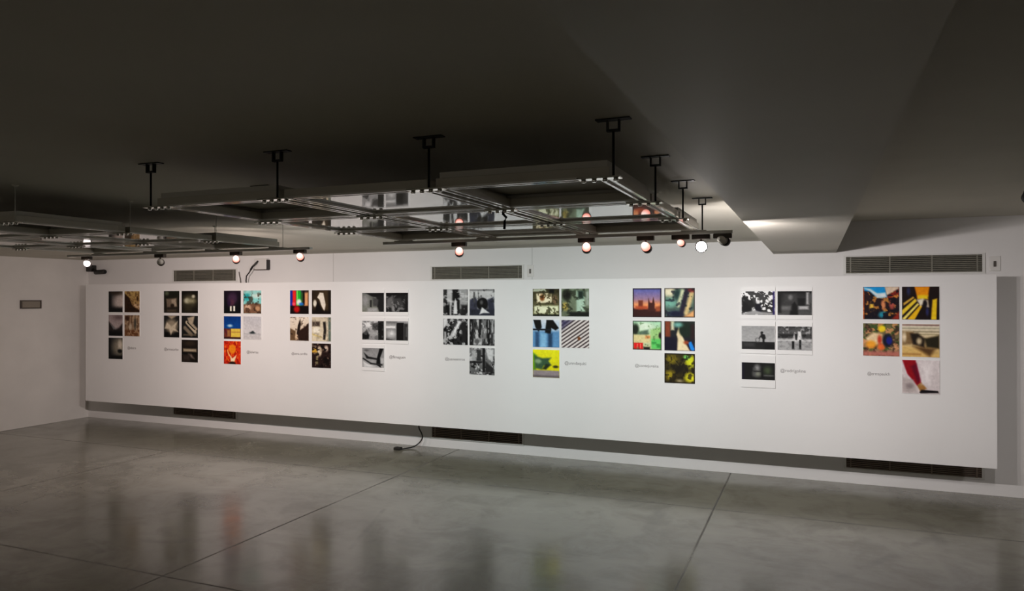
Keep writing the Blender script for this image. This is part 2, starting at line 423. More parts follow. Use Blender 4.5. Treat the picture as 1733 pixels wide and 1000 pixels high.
# centre grid
spotlight(-2.10, YA, ZA, 2.050, (-3.7, 0, 0.75), 'red-pink glowing spotlight furthest left under the centre grid', M_PINK, 72, CG, 100, spill=6)
spotlight(-1.255, YA, ZA, 2.053, (-2.1, 0, 0.75), 'pink-glowing spotlight second from left under the centre grid', M_PINK, 62, CG, 100, spill=6)
spotlight(-0.90, YA, ZA, 2.046, (-0.5, 0, 0.75), 'pink-glowing spotlight third from left under the centre grid', M_PINK, 60, CW, 100, spill=5)
spotlight(-0.70, YA, ZA, 2.062, (0.2, 0, 1.4), 'small pink-glowing spotlight just left of the dazzling white one', M_PINK, 40, CW, 100, scale=0.6)
spotlight(-0.59, YA+0.02, ZA, 2.040, (-0.25, -5.2, 1.85), 'dazzling white spotlight facing the viewer at the right end of the centre grid', M_HOT, 1.5, CW, 120, lens=glow('lamp_lens_dazzling', (1, 0.95, 0.92), 60.0), scale=1.0)
spotlight(-0.47, YA, ZA, 2.070, (1.2, 0, 1.5), 'clear spotlight at the tip of the centre grid track beside the beam', M_OFF, 22, CW, 105, spill=6)

# right-edge lamp on its own stem
t = thing('ceiling_spotlight', 'black spotlight on a ceiling stem at the right edge of the photo', 'spotlight', (0.985, -3.4, ZR))
bm = bmesh.new(); add_lathe(bm, ((0.045, -0.012), (0.045, 0.0)), 16); obj('ceiling_plate', bm, M_BLACK, t)
bm = bmesh.new(); add_tube(bm, [(0, 0, -0.01), (0, 0, -0.16)], 0.007); obj('stem', bm, M_BLACK, t)
bm = bmesh.new(); add_lathe(bm, ((0.028, 0.07), (0.04, 0.06), (0.045, -0.05), (0.048, -0.07), (0.036, -0.071)), 20)
hd = obj('lamp_head', bm, M_BLACK, t); hd.matrix_local = Matrix.Translation((0, 0, -0.195)) @ Matrix.Rotation(math.radians(55), 4, 'X')
ld = bpy.data.lights.new('spot_beam', 'SPOT'); ld.energy = 30*POWER; ld.color = CW
ld.spot_size = math.radians(75); ld.spot_blend = 0.9; ld.shadow_soft_size = 0.03
lo = bpy.data.objects.new('spot_beam', ld); C.objects.link(lo); lo.parent = hd; lo.location = (0, 0, -0.075)

# unseen fill lamp added past the right edge to brighten the right bay
ld = bpy.data.lights.new('spot_beam', 'SPOT'); ld.energy = 40*POWER; ld.color = CW
ld.spot_size = math.radians(110); ld.spot_blend = 1.0; ld.shadow_soft_size = 0.03
lo = bpy.data.objects.new('spot_beam', ld); C.objects.link(lo); lo.location = (3.3, -3.4, 2.2)
lo.rotation_euler = Vector((0.0, 3.4, -1.2)).to_track_quat('-Z', 'Y').to_euler()

# ------------------------------------------------------------------ fittings on the walls
M_WHITEP = mat('white_plastic', (0.68, 0.66, 0.63), 0.4, srgb=False)
M_DARKP = mat('dark_plastic', (30, 28, 26), 0.45)
M_FRAMEG = mat('grey_brown_plastic', (74, 66, 58), 0.5)
M_DIFF = mat('diffuser_grey', (140, 132, 120), 0.5)
# wall lamp on the left wall
t = thing('bulkhead_lamp', 'small rectangular dark-framed unlit lamp on the left wall', 'wall lamp', (XL, -0.865, 1.668))
bm = bmesh.new()
add_box(bm, 0, 0.03, -0.143, 0.143, 0.044, 0.057); add_box(bm, 0, 0.03, -0.143, 0.143, -0.057, -0.044)
add_box(bm, 0, 0.03, -0.143, -0.125, -0.044, 0.044); add_box(bm, 0, 0.03, 0.125, 0.143, -0.044, 0.044)
obj('frame', bm, M_FRAMEG, t, 0.003)
obj('diffuser', bx(0, 0.02, -0.125, 0.125, -0.044, 0.044), M_DIFF, t)
# security camera in the corner
t = thing('security_camera', 'black security camera high in the left corner above the panel', 'camera', (XL+0.08, -0.05, 2.175))
obj('mount', bx(0, 0.10, -0.05, 0.05, -0.035, 0.06), M_DARKP, t, 0.01)
bm = bmesh.new(); add_tube(bm, [(0.08, 0, 0.0), (0.14, 0, -0.025), (0.20, 0, -0.04)], 0.022); obj('arm', bm, M_DARKP, t)
bm = bmesh.new(); add_lathe(bm, ((0.03, -0.10), (0.034, -0.09), (0.034, 0.085), (0.028, 0.10)), 18)
hd = obj('camera_body', bm, M_DARKP, t); hd.matrix_local = Matrix.Translation((0.235, 0, -0.042)) @ Matrix.Rotation(math.radians(88), 4, 'Y')
bm = bmesh.new(); add_lathe(bm, ((0.02, 0.099), (0.018, 0.103)), 16)
obj('lens', bm, mat('lens_black', (8, 8, 9), 0.05), hd)
# white box; shade on its right side and underside built as dark pieces
t = thing('wall_box', 'small white box with dark painted-shade edge mounted high on the wall above a dangling black cable', 'box', (-6.66, 0, 2.19))
obj('case', bx(-0.10, 0.10, -0.06, 0, -0.065, 0.075), M_WHITEP, t, 0.004)
obj('shade_side', bx(0.10, 0.112, -0.062, 0, -0.068, 0.06), M_DARKP, t, 0.003)
obj('shade_underside', bx(-0.10, 0.10, -0.062, 0, -0.076, -0.065), M_FRAMEG, t)
bm = bmesh.new(); add_tube(bm, [(-0.04, -0.058, 0.04), (-0.04, -0.085, 0.02), (-0.10, -0.09, -0.03), (-0.13, -0.09, -0.07)], 0.013); obj('bracket_arm', bm, M_DARKP, t)
bm = bmesh.new(); add_tube(bm, [(-6.79, -0.09, 2.122), (-6.81, -0.09, 2.09), (-6.86, -0.09, 2.04), (-6.885, -0.07, 1.98), (-6.89, -0.05, 1.85), (-6.89, -0.004, 1.70)], 0.008)
tag(obj('cable', bm, M_DARKP), 'black cable dropping from the white wall box behind the panel', 'cable')
bm = bmesh.new(); add_tube(bm, [(-7.06, -0.008, 2.10), (-7.05, -0.012, 2.06), (-7.03, -0.015, 2.0), (-7.02, -0.012, 1.90)], 0.006)
tag(obj('cable', bm, M_FRAMEG), 'short thin wire on the wall beside the left upper grille', 'cable')
# switch plates
def switch(x, z, label):
    t = thing('wall_switch', label, 'switch', (x, 0, z), 'switch plates beside the grilles')
    obj('plate', bx(-0.04, 0.04, -0.012, 0, -0.065, 0.065), M_WHITEP, t, 0.003)
    obj('knob', bx(-0.012, 0.006, -0.024, -0.012, -0.028, 0.022), M_FRAMEG, t, 0.002)
switch(1.475, 2.05, 'white switch plate with dark knob right of the right upper grille')
switch(-2.915, 2.05, 'white switch plate right of the middle upper grille')
# cable and plug at the foot of the wall
t = thing('power_cable', 'black power cable hanging from under the panel to a plug on the floor', 'cable', (-4.27, -0.1, 0))
pts = [(0, -0.02, 0.34), (0.0, -0.02, 0.24), (0.03, -0.01, 0.17), (0.035, 0.0, 0.12), (0.0, -0.01, 0.06), (-0.05, -0.06, 0.02), (-0.10, -0.13, 0.010), (-0.14, -0.20, 0.009)]
bm = bmesh.new()
def smooth(ps, n=6):
    ps = [Vector(p) for p in ps]; out = []
    for i in range(len(ps)-1):
        a, b_, c, d = ps[max(i-1, 0)], ps[i], ps[i+1], ps[min(i+2, len(ps)-1)]
        for k in range(n):
            u = k/n
            out.append(0.5*((2*b_) + (c-a)*u + (2*a-5*b_+4*c-d)*u*u + (3*b_-a-3*c+d)*u**3))
    return out + [ps[-1]]
add_tube(bm, smooth(pts), 0.008); obj('cord', bm, M_DARKP, t)
bm = bmesh.new(); add_box(bm, -0.215, -0.13, -0.235, -0.17, 0.0, 0.032); obj('plug', bm, M_DARKP, t, 0.006)

# ------------------------------------------------------------------ photo prints
def vnoise(seed):
    rnd = random.Random(seed); T = [[rnd.random() for _ in range(32)] for _ in range(32)]
    def f(x, y):
        xi, yi = int(math.floor(x)), int(math.floor(y)); fx, fy = x-xi, y-yi
        fx = fx*fx*(3-2*fx); fy = fy*fy*(3-2*fy)
        a = T[yi % 32][xi % 32]; b = T[yi % 32][(xi+1) % 32]; c = T[(yi+1) % 32][xi % 32]; d = T[(yi+1) % 32][(xi+1) % 32]
        return (a*(1-fx)+b*fx)*(1-fy) + (c*(1-fx)+d*fx)*fy
    return f
def lerp(a, b, t): return (a[0]+(b[0]-a[0])*t, a[1]+(b[1]-a[1])*t, a[2]+(b[2]-a[2])*t)
def G(v): return (v, v, v)
def col(c): return c if isinstance(c, tuple) else G(c)
def sst(d, s):       # 1 inside (d<0), 0 outside
    t = min(1, max(0, 0.5 - d/(2*s))); return t*t*(3-2*t)
def paint(ops, n):
    g = [[(0, 0, 0)]*(n+1) for _ in range(n+1)]
    for op in ops:
        k = op[0]
        if k == 'n':   # seed, scale x, scale y, colour, threshold, softness, amount
            _, seed, sx, sy, c, th, sf, am = op; c = col(c); f = vnoise(seed); sx *= 1.2; sy *= 1.2; th += 0.02; am = min(1, am)
        elif k == 'p':
            pts, c, sf = op[1], col(op[2]), (op[3] if len(op) > 3 else 0.02)
        for j in range(n+1):
            v = j/n; row = g[j]
            for i in range(n+1):
                u = i/n
                if k == 'g': row[i] = lerp(col(op[1]), col(op[2]), v); continue
                if k == 'gx': row[i] = lerp(col(op[1]), col(op[2]), u); continue
                if k == 'r':
                    _, x0, y0, x1, y1, c = op[:6]; s = op[6] if len(op) > 6 else 0.02
                    if u < x0-s or u > x1+s or v < y0-s or v > y1+s: continue
                    a = sst(max(x0-u, u-x1, y0-v, v-y1), s)
                elif k == 'e':
                    _, cx, cy, rx, ry, c = op[:6]; s = op[6] if len(op) > 6 else 0.03
                    a = sst((math.hypot((u-cx)/rx, (v-cy)/ry)-1)*min(rx, ry), s)
                elif k == 'l':
                    _, x0, y0, x1, y1, wd, c = op[:7]; s = op[7] if len(op) > 7 else 0.02
                    dx, dy = x1-x0, y1-y0; t = min(1, max(0, ((u-x0)*dx+(v-y0)*dy)/(dx*dx+dy*dy)))
                    a = sst(math.hypot(u-x0-t*dx, v-y0-t*dy)-wd, s)
                elif k == 'p':
                    ins = False; dm = 9.0; m = len(pts)
                    for q in range(m):
                        ax, ay = pts[q]; bx_, by = pts[(q+1) % m]
                        if (ay > v) != (by > v) and u < (bx_-ax)*(v-ay)/(by-ay)+ax: ins = not ins
                        dx, dy = bx_-ax, by-ay; t = min(1, max(0, ((u-ax)*dx+(v-ay)*dy)/(dx*dx+dy*dy+1e-9)))
                        dm = min(dm, math.hypot(u-ax-t*dx, v-ay-t*dy))
                    a = sst(-dm if ins else dm, sf)
                elif k == 'n':
                    a = sst((f(u*sx+seed, v*sy)*0.65+f(u*sx*2.3, v*sy*2.3+seed)*0.35)-th, sf)*am
                elif k == 's':   # angle, frequency, colour, duty, amount
                    _, an, fq, c, du, am = op
                    ph = ((u*math.cos(an)+v*math.sin(an))*fq) % 1.0
                    a = sst(abs(ph-0.5)-du*0.5, 0.12)*am
                elif k == 'v':   # darkened print edge
                    _, c, wd = op
                    a = sst(min(u, 1-u, v, 1-v)-wd, wd)
                if a > 0: row[i] = lerp(row[i], col(c), a)
    # photographic grain and contrast
    f = vnoise(len(ops)*7+n)
    for j in range(n+1):
        for i in range(n+1):
            k = 1.05 + 0.16*(f(i*15/n, j*15/n)*0.6 + f(i*29/n+3, j*29/n+5)*0.4 - 0.5)
            o = []
            for ch in g[j][i]:
                x = min(1.0, max(0.0, ch*k/255)); o.append(255*(0.5*x + 0.5*x*x*(3-2*x)))
            g[j][i] = tuple(o)
    return g
M_PAPER = mat('print_paper', (0.80, 0.79, 0.78), 0.45, spec=0.4, srgb=False)
M_PRINT = bpy.data.materials.new('print_ink'); M_PRINT.use_nodes = True
_b = M_PRINT.node_tree.nodes['Principled BSDF']; _a = M_PRINT.node_tree.nodes.new('ShaderNodeVertexColor'); _a.layer_name = 'ink'
M_PRINT.node_tree.links.new(_a.outputs['Color'], _b.inputs['Base Color'])
_b.inputs['Roughness'].default_value = 0.55; _b.inputs['Specular IOR Level'].default_value = 0.12
NP = 52
def picture_mesh(w_, h_, ops):
    g = paint(ops, NP); n = NP
    vs = [((i/n-0.5)*w_, 0, (0.5-j/n)*h_) for j in range(n+1) for i in range(n+1)]
    fs = [(j*(n+1)+i, (j+1)*(n+1)+i, (j+1)*(n+1)+i+1, j*(n+1)+i+1) for j in range(n) for i in range(n)]
    me = bpy.data.meshes.new('picture'); me.from_pydata(vs, [], fs)
    at = me.color_attributes.new('ink', 'FLOAT_COLOR', 'POINT')
    flat = []
    for j in range(n+1):
        for i in range(n+1): flat += [*lin(g[j][i]), 1.0]
    at.data.foreach_set('color', flat)
    me.materials.append(M_PRINT)
    return me
def print_(x0, x1, z0, z1, pic, label, group, ops, th=0.006):
    cx, cz = (x0+x1)/2, (z0+z1)/2
    o = obj('photo_print', bx(-(x1-x0)/2, (x1-x0)/2, -th, 0, -(z1-z0)/2, (z1-z0)/2), M_PAPER)
    o.location = (cx, PF, cz); tag(o, label, 'photo', group)
    px0, px1, pz0, pz1 = pic
    me = picture_mesh(px1-px0, pz1-pz0, ops)
    p = bpy.data.objects.new('picture', me); C.objects.link(p); p.parent = o
    p.location = ((px0+px1)/2-cx, -th-0.0008, (pz0+pz1)/2-cz)
SEP1, SEP2, SEP3 = (38, 27, 18), (120, 92, 58), (190, 165, 120)
BR, TEAL, NAVY = (70, 45, 28), (70, 150, 150), (28, 30, 60)
# per group: column edges, then (column, row, label, painting)
ROWS = ((1.556, 1.848), (1.2307, 1.5227), (0.9113, 1.2072))
GROUPS = [
 ('first print group from the left', (-9.052, -8.7777, -8.7463, -8.4593), 1, None, [
  ('dark vignetted print with a pale grey glow, top left of the leftmost group',
   [('g', 50, 40), ('e', 0.85, 0.5, 0.55, 0.42, (176, 164, 158), 0.3), ('r', 0, 0, 0.14, 1, 20, 0.16), ('r', 0, 0.78, 1, 1, 22, 0.12), ('e', 0.5, 0.02, 0.4, 0.14, (60, 50, 40), 0.12)]),
  ('sepia print with a dark slope under a tan sky, top right of the leftmost group',
   [('g', (165, 140, 92), (150, 122, 88)), ('p', [(0, 0.1), (0.3, 0.3), (0.55, 0.7), (1, 0.9), (1, 1), (0, 1)], (48, 32, 20), 0.05), ('p', [(0.5, 0.62), (1, 0.6), (1, 0.84), (0.7, 0.75)], (188, 160, 130), 0.05), ('e', 0.85, 0.36, 0.05, 0.1, (66, 42, 20)), ('n', 3, 9, 9, (70, 48, 28), 0.42, 0.08, 0.5)]),
  ('print of a pale valley between dark slopes in the leftmost group',
   [('g', (140, 128, 128), (170, 158, 155)), ('p', [(0, 0.32), (0.5, 0.68), (0.75, 0.6), (1, 0.4), (1, 1), (0, 1)], (44, 38, 38), 0.08), ('p', [(0.15, 0.45), (0.45, 0.62), (0.62, 0.64), (0.35, 0.7)], 120, 0.06), ('r', 0, 0.78, 1, 1, 20, 0.08), ('e', 0.7, 0.1, 0.3, 0.12, (105, 92, 92), 0.12)]),
  ('sepia print of pale tree trunks above a brown floor in the leftmost group',
   [('g', (130, 110, 92), (150, 128, 105)), ('s', 0.05, 5, (88, 66, 48), 0.5, 0.7), ('r', 0, 0.7, 1, 1, (104, 72, 48), 0.06), ('n', 5, 8, 8, (178, 155, 130), 0.42, 0.08, 0.6), ('e', 0.18, 0.15, 0.12, 0.12, (66, 44, 34), 0.06), ('e', 0.7, 0.4, 0.08, 0.25, (78, 76, 68), 0.06), ('e', 0.4, 0.55, 0.1, 0.15, (176, 160, 140), 0.06)]),
  ('print of a pale glow and a small dark blob, bottom of the leftmost group',
   [('g', 40, 34), ('e', 0.75, 0.42, 0.5, 0.42, (128, 122, 110), 0.28), ('e', 0.82, 0.34, 0.14, 0.22, (190, 180, 165), 0.12), ('e', 0.8, 0.62, 0.15, 0.09, 25, 0.05), ('r', 0, 0.85, 1, 1, 14, 0.06), ('r', 0, 0, 0.1, 1, 14, 0.1)])]),
 ('second print group from the left', (-8.0203, -7.7411, -7.7048, -7.4188), 2, None, [
  ('dark print of a grey room with a pale doorway, top left of the second group',
   [('g', (34, 36, 28), (44, 38, 32)), ('p', [(0.15, 0.36), (0.85, 0.32), (0.8, 0.72), (0.2, 0.75)], (112, 100, 88), 0.06), ('p', [(0.5, 0.4), (0.75, 0.36), (0.85, 0.7), (0.5, 0.72)], (150, 138, 122), 0.05), ('e', 0.55, 0.68, 0.12, 0.1, (50, 40, 32), 0.05), ('e', 0.2, 0.1, 0.12, 0.1, (90, 96, 80), 0.08), ('r', 0.2, 0.84, 0.8, 0.97, (80, 72, 62), 0.08)]),
  ('dark print with two bright smudges of light, top right of the second group',
   [('g', (28, 24, 20), (40, 36, 28)), ('e', 0.5, 0.45, 0.36, 0.26, (96, 92, 74), 0.2), ('e', 0.32, 0.45, 0.16, 0.12, (172, 170, 148), 0.08), ('e', 0.72, 0.25, 0.1, 0.07, (185, 180, 160), 0.05), ('e', 0.6, 0.46, 0.22, 0.09, (140, 136, 112), 0.08), ('r', 0.2, 0.62, 0.6, 0.95, (60, 56, 42), 0.15)]),
  ('print of a pale burst shape on black in the second group',
   [('g', 38, 20), ('e', 0.5, 0.48, 0.4, 0.32, (140, 130, 114), 0.16), ('p', [(0.2, 0.3), (0.5, 0.5), (0.9, 0.25), (0.72, 0.58), (0.95, 0.75), (0.6, 0.68), (0.45, 0.9), (0.35, 0.62), (0.05, 0.6)], (184, 172, 152), 0.05), ('p', [(0.2, 0), (0.85, 0), (0.5, 0.16)], (160, 148, 130), 0.06), ('r', 0.05, 0.78, 0.3, 1, 14, 0.05), ('r', 0.7, 0.8, 0.95, 1, 22, 0.05)]),
  ('print of pale diagonal forms on a dark ground in the second group',
   [('g', 44, 30), ('p', [(0.35, 0.1), (0.8, 0), (0.7, 0.35), (1, 0.6), (0.85, 0.7), (0.45, 0.35)], (160, 148, 130), 0.05), ('l', 0.3, 0.3, 0.85, 0.75, 0.07, (176, 164, 144), 0.04), ('l', 0.2, 0.55, 0.6, 0.85, 0.09, (122, 112, 98), 0.05), ('l', 0.35, 0.3, 0.8, 0.62, 0.025, 22), ('r', 0.1, 0.84, 0.9, 0.9, (104, 94, 80), 0.04)]),
  ('dark print crossed by one pale horizontal band, bottom of the second group',
   [('g', (38, 30, 26), (32, 28, 24)), ('r', 0.1, 0.4, 0.9, 0.53, (160, 148, 128), 0.06), ('r', 0.05, 0.56, 0.95, 0.63, 16, 0.04), ('p', [(0.4, 0.62), (0.6, 0.64), (0.8, 0.85), (0.6, 0.8)], (120, 110, 104), 0.07), ('r', 0.1, 0.68, 0.5, 0.95, (62, 54, 50), 0.12), ('e', 0.5, 0.16, 0.3, 0.1, (62, 52, 42), 0.1)])]),
 ('third print group from the left', (-6.9867, -6.7055, -6.6683, -6.3802), 1, None, [
  ('dark purple print with two white legs, top left of the third group',
   [('g', (34, 22, 38), (14, 20, 20)), ('e', 0.5, 0.35, 0.28, 0.26, (70, 50, 72), 0.14), ('e', 0.45, 0.52, 0.16, 0.14, (84, 54, 70), 0.08), ('r', 0.36, 0.68, 0.46, 0.9, (225, 222, 205), 0.03), ('r', 0.56, 0.68, 0.66, 0.9, (232, 230, 214), 0.03), ('e', 0.3, 0.55, 0.1, 0.14, (50, 30, 60), 0.08)]),
  ('print of a turquoise sky above brown rocks, top right of the third group',
   [('g', (120, 185, 182), (140, 205, 200)), ('e', 0.2, 0.28, 0.2, 0.16, (50, 148, 150), 0.1), ('e', 0.75, 0.22, 0.3, 0.1, (190, 214, 205), 0.08), ('p', [(0, 0.6), (0.6, 0.55), (1, 0.58), (1, 1), (0, 1)], (118, 92, 74), 0.04), ('e', 0.25, 0.75, 0.18, 0.14, (190, 160, 138), 0.06), ('n', 11, 7, 6, (62, 44, 34), 0.4, 0.08, 0.7), ('r', 0, 0, 1, 0.1, (150, 196, 190), 0.1), ('e', 0.8, 0.78, 0.12, 0.1, (175, 140, 110), 0.05)]),
  ('print of a deep blue sky above a yellow building in the third group',
   [('g', (10, 62, 118), (14, 84, 150)), ('e', 0.36, 0.42, 0.14, 0.06, (165, 190, 215), 0.05), ('r', 0, 0.55, 1, 1, (112, 62, 48), 0.04), ('r', 0.42, 0.55, 0.98, 0.92, (208, 178, 82), 0.03), ('r', 0.42, 0.68, 0.98, 0.72, (160, 120, 70)), ('l', 0.06, 0.6, 0.3, 0.9, 0.06, (92, 42, 50)), ('r', 0.2, 0.62, 0.36, 0.9, (150, 110, 70), 0.04), ('r', 0, 0.92, 1, 1, (60, 30, 30))]),
  ('pale grey print with a tiny dark island in the third group',
   [('g', (176, 176, 180), (192, 190, 190)), ('e', 0.5, 0.72, 0.15, 0.05, (36, 46, 48), 0.03), ('e', 0.52, 0.68, 0.07, 0.05, (50, 58, 60), 0.03), ('r', 0.05, 0.75, 0.95, 0.78, (146, 148, 150), 0.04), ('r', 0, 0.8, 1, 1, (180, 178, 178), 0.1)]),
  ('orange-red print with a white figure under a yellow disc, bottom of the third group',
   [('g', (196, 58, 26), (205, 66, 28)), ('n', 21, 9, 7, (150, 30, 18), 0.44, 0.06, 0.9), ('n', 8, 9, 7, (236, 120, 40), 0.36, 0.06, 0.8), ('e', 0.5, 0.35, 0.2, 0.2, (226, 130, 34), 0.05), ('p', [(0.2, 0.45), (0.5, 0.75), (0.75, 0.6), (0.62, 0.9), (0.4, 0.92), (0.4, 0.75)], (240, 205, 165), 0.04), ('l', 0.22, 0.4, 0.3, 0.62, 0.03, (240, 160, 90)), ('e', 0.5, 0.97, 0.2, 0.08, (40, 24, 18), 0.04)])]),
 ('fourth print group from the left', (-5.9393, -5.6552, -5.6131, -5.3309), 2, None, [
  ('print of rainbow coloured stripes above a black bottom, top left of the fourth group',
   [('gx', (40, 50, 150), (70, 50, 30)), ('r', 0.14, 0, 0.32, 0.7, (225, 50, 42), 0.05), ('r', 0.34, 0, 0.44, 0.7, (110, 220, 90), 0.04), ('r', 0.44, 0, 0.58, 0.7, (40, 170, 60), 0.05), ('r', 0.6, 0.1, 0.7, 0.7, (60, 110, 50), 0.05), ('r', 0.76, 0.1, 0.96, 0.7, (205, 150, 110), 0.06), ('r', 0.68, 0, 0.78, 0.6, (30, 22, 20), 0.05), ('e', 0.48, 0.5, 0.12, 0.12, (220, 235, 215), 0.06), ('e', 0.6, 0.58, 0.12, 0.06, (46, 110, 190), 0.04), ('r', 0, 0.66, 1, 1, (24, 12, 12), 0.04), ('e', 0.36, 0.8, 0.16, 0.14, (170, 26, 24), 0.07), ('e', 0.2, 0.57, 0.08, 0.06, (235, 90, 110), 0.04)]),
  ('dark print split by a white slanted opening, top right of the fourth group',
   [('gx', (50, 40, 30), (78, 66, 46)), ('p', [(0.28, 0.3), (0.42, 0.1), (0.6, 0.12), (0.72, 0.6), (0.66, 0.9), (0.5, 0.65), (0.4, 0.4)], (215, 206, 190), 0.03), ('e', 0.16, 0.55, 0.09, 0.14, (205, 200, 185), 0.04), ('p', [(0.15, 0.95), (0.3, 0.45), (0.62, 0.98)], (20, 15, 12), 0.04), ('r', 0.86, 0, 1, 1, (32, 26, 20), 0.1), ('r', 0, 0.85, 1, 1, (24, 18, 14), 0.08)]),
  ('print of a dark pointed silhouette against white in the fourth group',
   [('g', (214, 200, 184), (190, 172, 150)), ('p', [(0.3, 1), (0.42, 0.35), (0.55, 0.06), (0.58, 0.3), (0.5, 0.7), (0.42, 1)], (42, 30, 26), 0.03), ('p', [(0, 0.48), (0.3, 0.6), (0.3, 1), (0, 1)], (102, 82, 62), 0.04), ('p', [(0.45, 0.6), (0.8, 0.4), (1, 0.25), (1, 1), (0.45, 1)], (54, 38, 32), 0.04), ('e', 0.35, 0.85, 0.08, 0.12, (205, 178, 150), 0.04), ('n', 31, 8, 8, (34, 24, 20), 0.30, 0.06, 0.5)]),
  ('faded print of a standing dark figure before pale ground in the fourth group',
   [('g', (190, 180, 160), (205, 192, 166)), ('r', 0.02, 0.18, 0.42, 0.38, (74, 64, 58), 0.05), ('p', [(0.58, 0.2), (0.72, 0.18), (0.76, 0.55), (0.7, 0.95), (0.58, 0.92), (0.62, 0.55)], (44, 40, 38), 0.04), ('r', 0.86, 0, 1, 1, (92, 104, 98), 0.06), ('e', 0.25, 0.55, 0.2, 0.14, (228, 220, 200), 0.06), ('l', 0.05, 0.72, 0.5, 0.84, 0.03, (200, 180, 120), 0.03), ('n', 41, 6, 6, (140, 132, 118), 0.34, 0.1, 0.6)]),
  ('dark crowded print with a yellow light at its left, bottom of the fourth group',
   [('g', (44, 30, 28), (46, 32, 30)), ('r', 0, 0.22, 0.3, 0.38, (200, 160, 72), 0.05), ('e', 0.4, 0.32, 0.12, 0.2, (206, 190, 166), 0.05), ('r', 0.22, 0.4, 0.32, 0.85, (128, 122, 92), 0.05), ('e', 0.75, 0.2, 0.1, 0.12, (190, 174, 160), 0.06), ('n', 51, 8, 6, (150, 136, 118), 0.34, 0.08, 0.7), ('n', 52, 6, 7, (18, 12, 12), 0.42, 0.08, 0.8)])]),
 ('fifth print group from the left', (-4.889, -4.5921, -4.5657, -4.2718), 1, (0.268, 0.038), [
  ('monochrome print of a grey corridor with a post, top left of the fifth group',
   [('g', (96, 98, 94), (118, 120, 112)), ('p', [(0.1, 0), (1, 0), (1, 0.25), (0.5, 0.2)], 26, 0.04), ('p', [(0.65, 0.2), (1, 0.15), (1, 1), (0.8, 1), (0.68, 0.7)], 36, 0.05), ('e', 0.15, 0.4, 0.15, 0.3, 138, 0.14), ('r', 0.36, 0.38, 0.44, 0.75, 46, 0.03), ('r', 0.25, 0.8, 0.7, 1, 150, 0.08), ('p', [(0.5, 0.25), (0.75, 0.35), (0.7, 0.7), (0.5, 0.7)], 74, 0.05)]),
  ('monochrome print of a dark hillside with a pale track, top right of the fifth group',
   [('g', 30, 44), ('p', [(0.05, 0.3), (0.3, 0.15), (0.4, 0.4), (0.3, 0.8), (0, 0.7)], 98, 0.06), ('p', [(0.3, 0.3), (0.65, 0.25), (0.85, 0.7), (0.6, 0.9), (0.4, 0.6)], 66, 0.08), ('n', 61, 9, 7, 130, 0.34, 0.06, 0.7), ('r', 0, 0, 1, 0.14, 20, 0.04), ('e', 0.33, 0.82, 0.07, 0.16, 130, 0.05), ('r', 0.85, 0.3, 1, 1, 26, 0.08)]),
  ('monochrome print of a cluttered street beside a wide black column in the fifth group',
   [('g', 176, 130), ('p', [(0.46, 0.15), (0.8, 0.05), (0.8, 0.5), (0.48, 0.45)], 66, 0.04), ('r', 0.73, 0, 0.99, 1, 24, 0.02), ('p', [(0, 0.7), (0.2, 0.5), (0.34, 0.72), (0.3, 0.95), (0, 1)], 28, 0.04), ('e', 0.25, 0.2, 0.16, 0.12, 205, 0.06), ('n', 71, 8, 6, 96, 0.38, 0.07, 0.7), ('r', 0.3, 0.55, 0.7, 0.7, 150, 0.06)]),
  ('monochrome print of a pale blurred shape beside a black doorway in the fifth group',
   [('g', 140, 120), ('r', 0, 0.25, 0.42, 0.36, 215, 0.05), ('e', 0.24, 0.66, 0.2, 0.2, 168, 0.1), ('e', 0.26, 0.64, 0.06, 0.08, 205, 0.05), ('r', 0.48, 0.08, 0.8, 1, 22, 0.03), ('r', 0.8, 0.12, 1, 1, 52, 0.06), ('r', 0, 0, 0.5, 0.12, 110, 0.05), ('p', [(0, 0.9), (0.4, 1), (0, 1)], 60, 0.05), ('r', 0.9, 0.3, 0.96, 0.8, 92, 0.05)]),
  ('monochrome print of a curving path past a leaning black trunk, bottom of the fifth group',
   [('g', 130, 150), ('p', [(0.8, 0), (0.98, 0), (0.82, 0.5), (0.86, 1), (0.64, 0.85), (0.68, 0.5)], 22, 0.03), ('p', [(0.08, 0.25), (0.3, 0.45), (0.7, 0.52), (0.68, 0.6), (0.2, 0.55)], 34, 0.04), ('l', 0.05, 0.55, 0.4, 0.8, 0.04, 60), ('l', 0.4, 0.8, 0.9, 0.85, 0.04, 50), ('p', [(0.05, 0.7), (0.3, 0.85), (0.6, 0.95), (0.1, 1)], 200, 0.06), ('r', 0.86, 0.5, 1, 0.75, 170, 0.05), ('e', 0.2, 0.12, 0.1, 0.05, 90, 0.04)])]),
 ('sixth print group from the left', (-3.8279, -3.5203, -3.5026, -3.1979), 2, None, [
  ('monochrome print of tall upright bands of light and dark, top left of the sixth group',
   [('g', 90, 60), ('r', 0.16, 0, 0.36, 0.6, 176, 0.04), ('r', 0.04, 0, 0.14, 1, 50, 0.04), ('r', 0.4, 0, 0.66, 1, 30, 0.04), ('r', 0.68, 0, 0.98, 0.75, 148, 0.03), ('p', [(0.5, 0.35), (0.56, 0.5), (0.58, 0.95), (0.42, 0.95), (0.44, 0.55)], 205, 0.03), ('r', 0.1, 0.5, 0.26, 1, 22, 0.04), ('r', 0.74, 0.6, 1, 1, 44, 0.06), ('n', 81, 5, 9, 200, 0.35, 0.08, 0.6), ('r', 0.27, 0.5, 0.33, 1, 170, 0.03)]),
  ('monochrome print of a dark dome against a pale sky, top right of the sixth group',
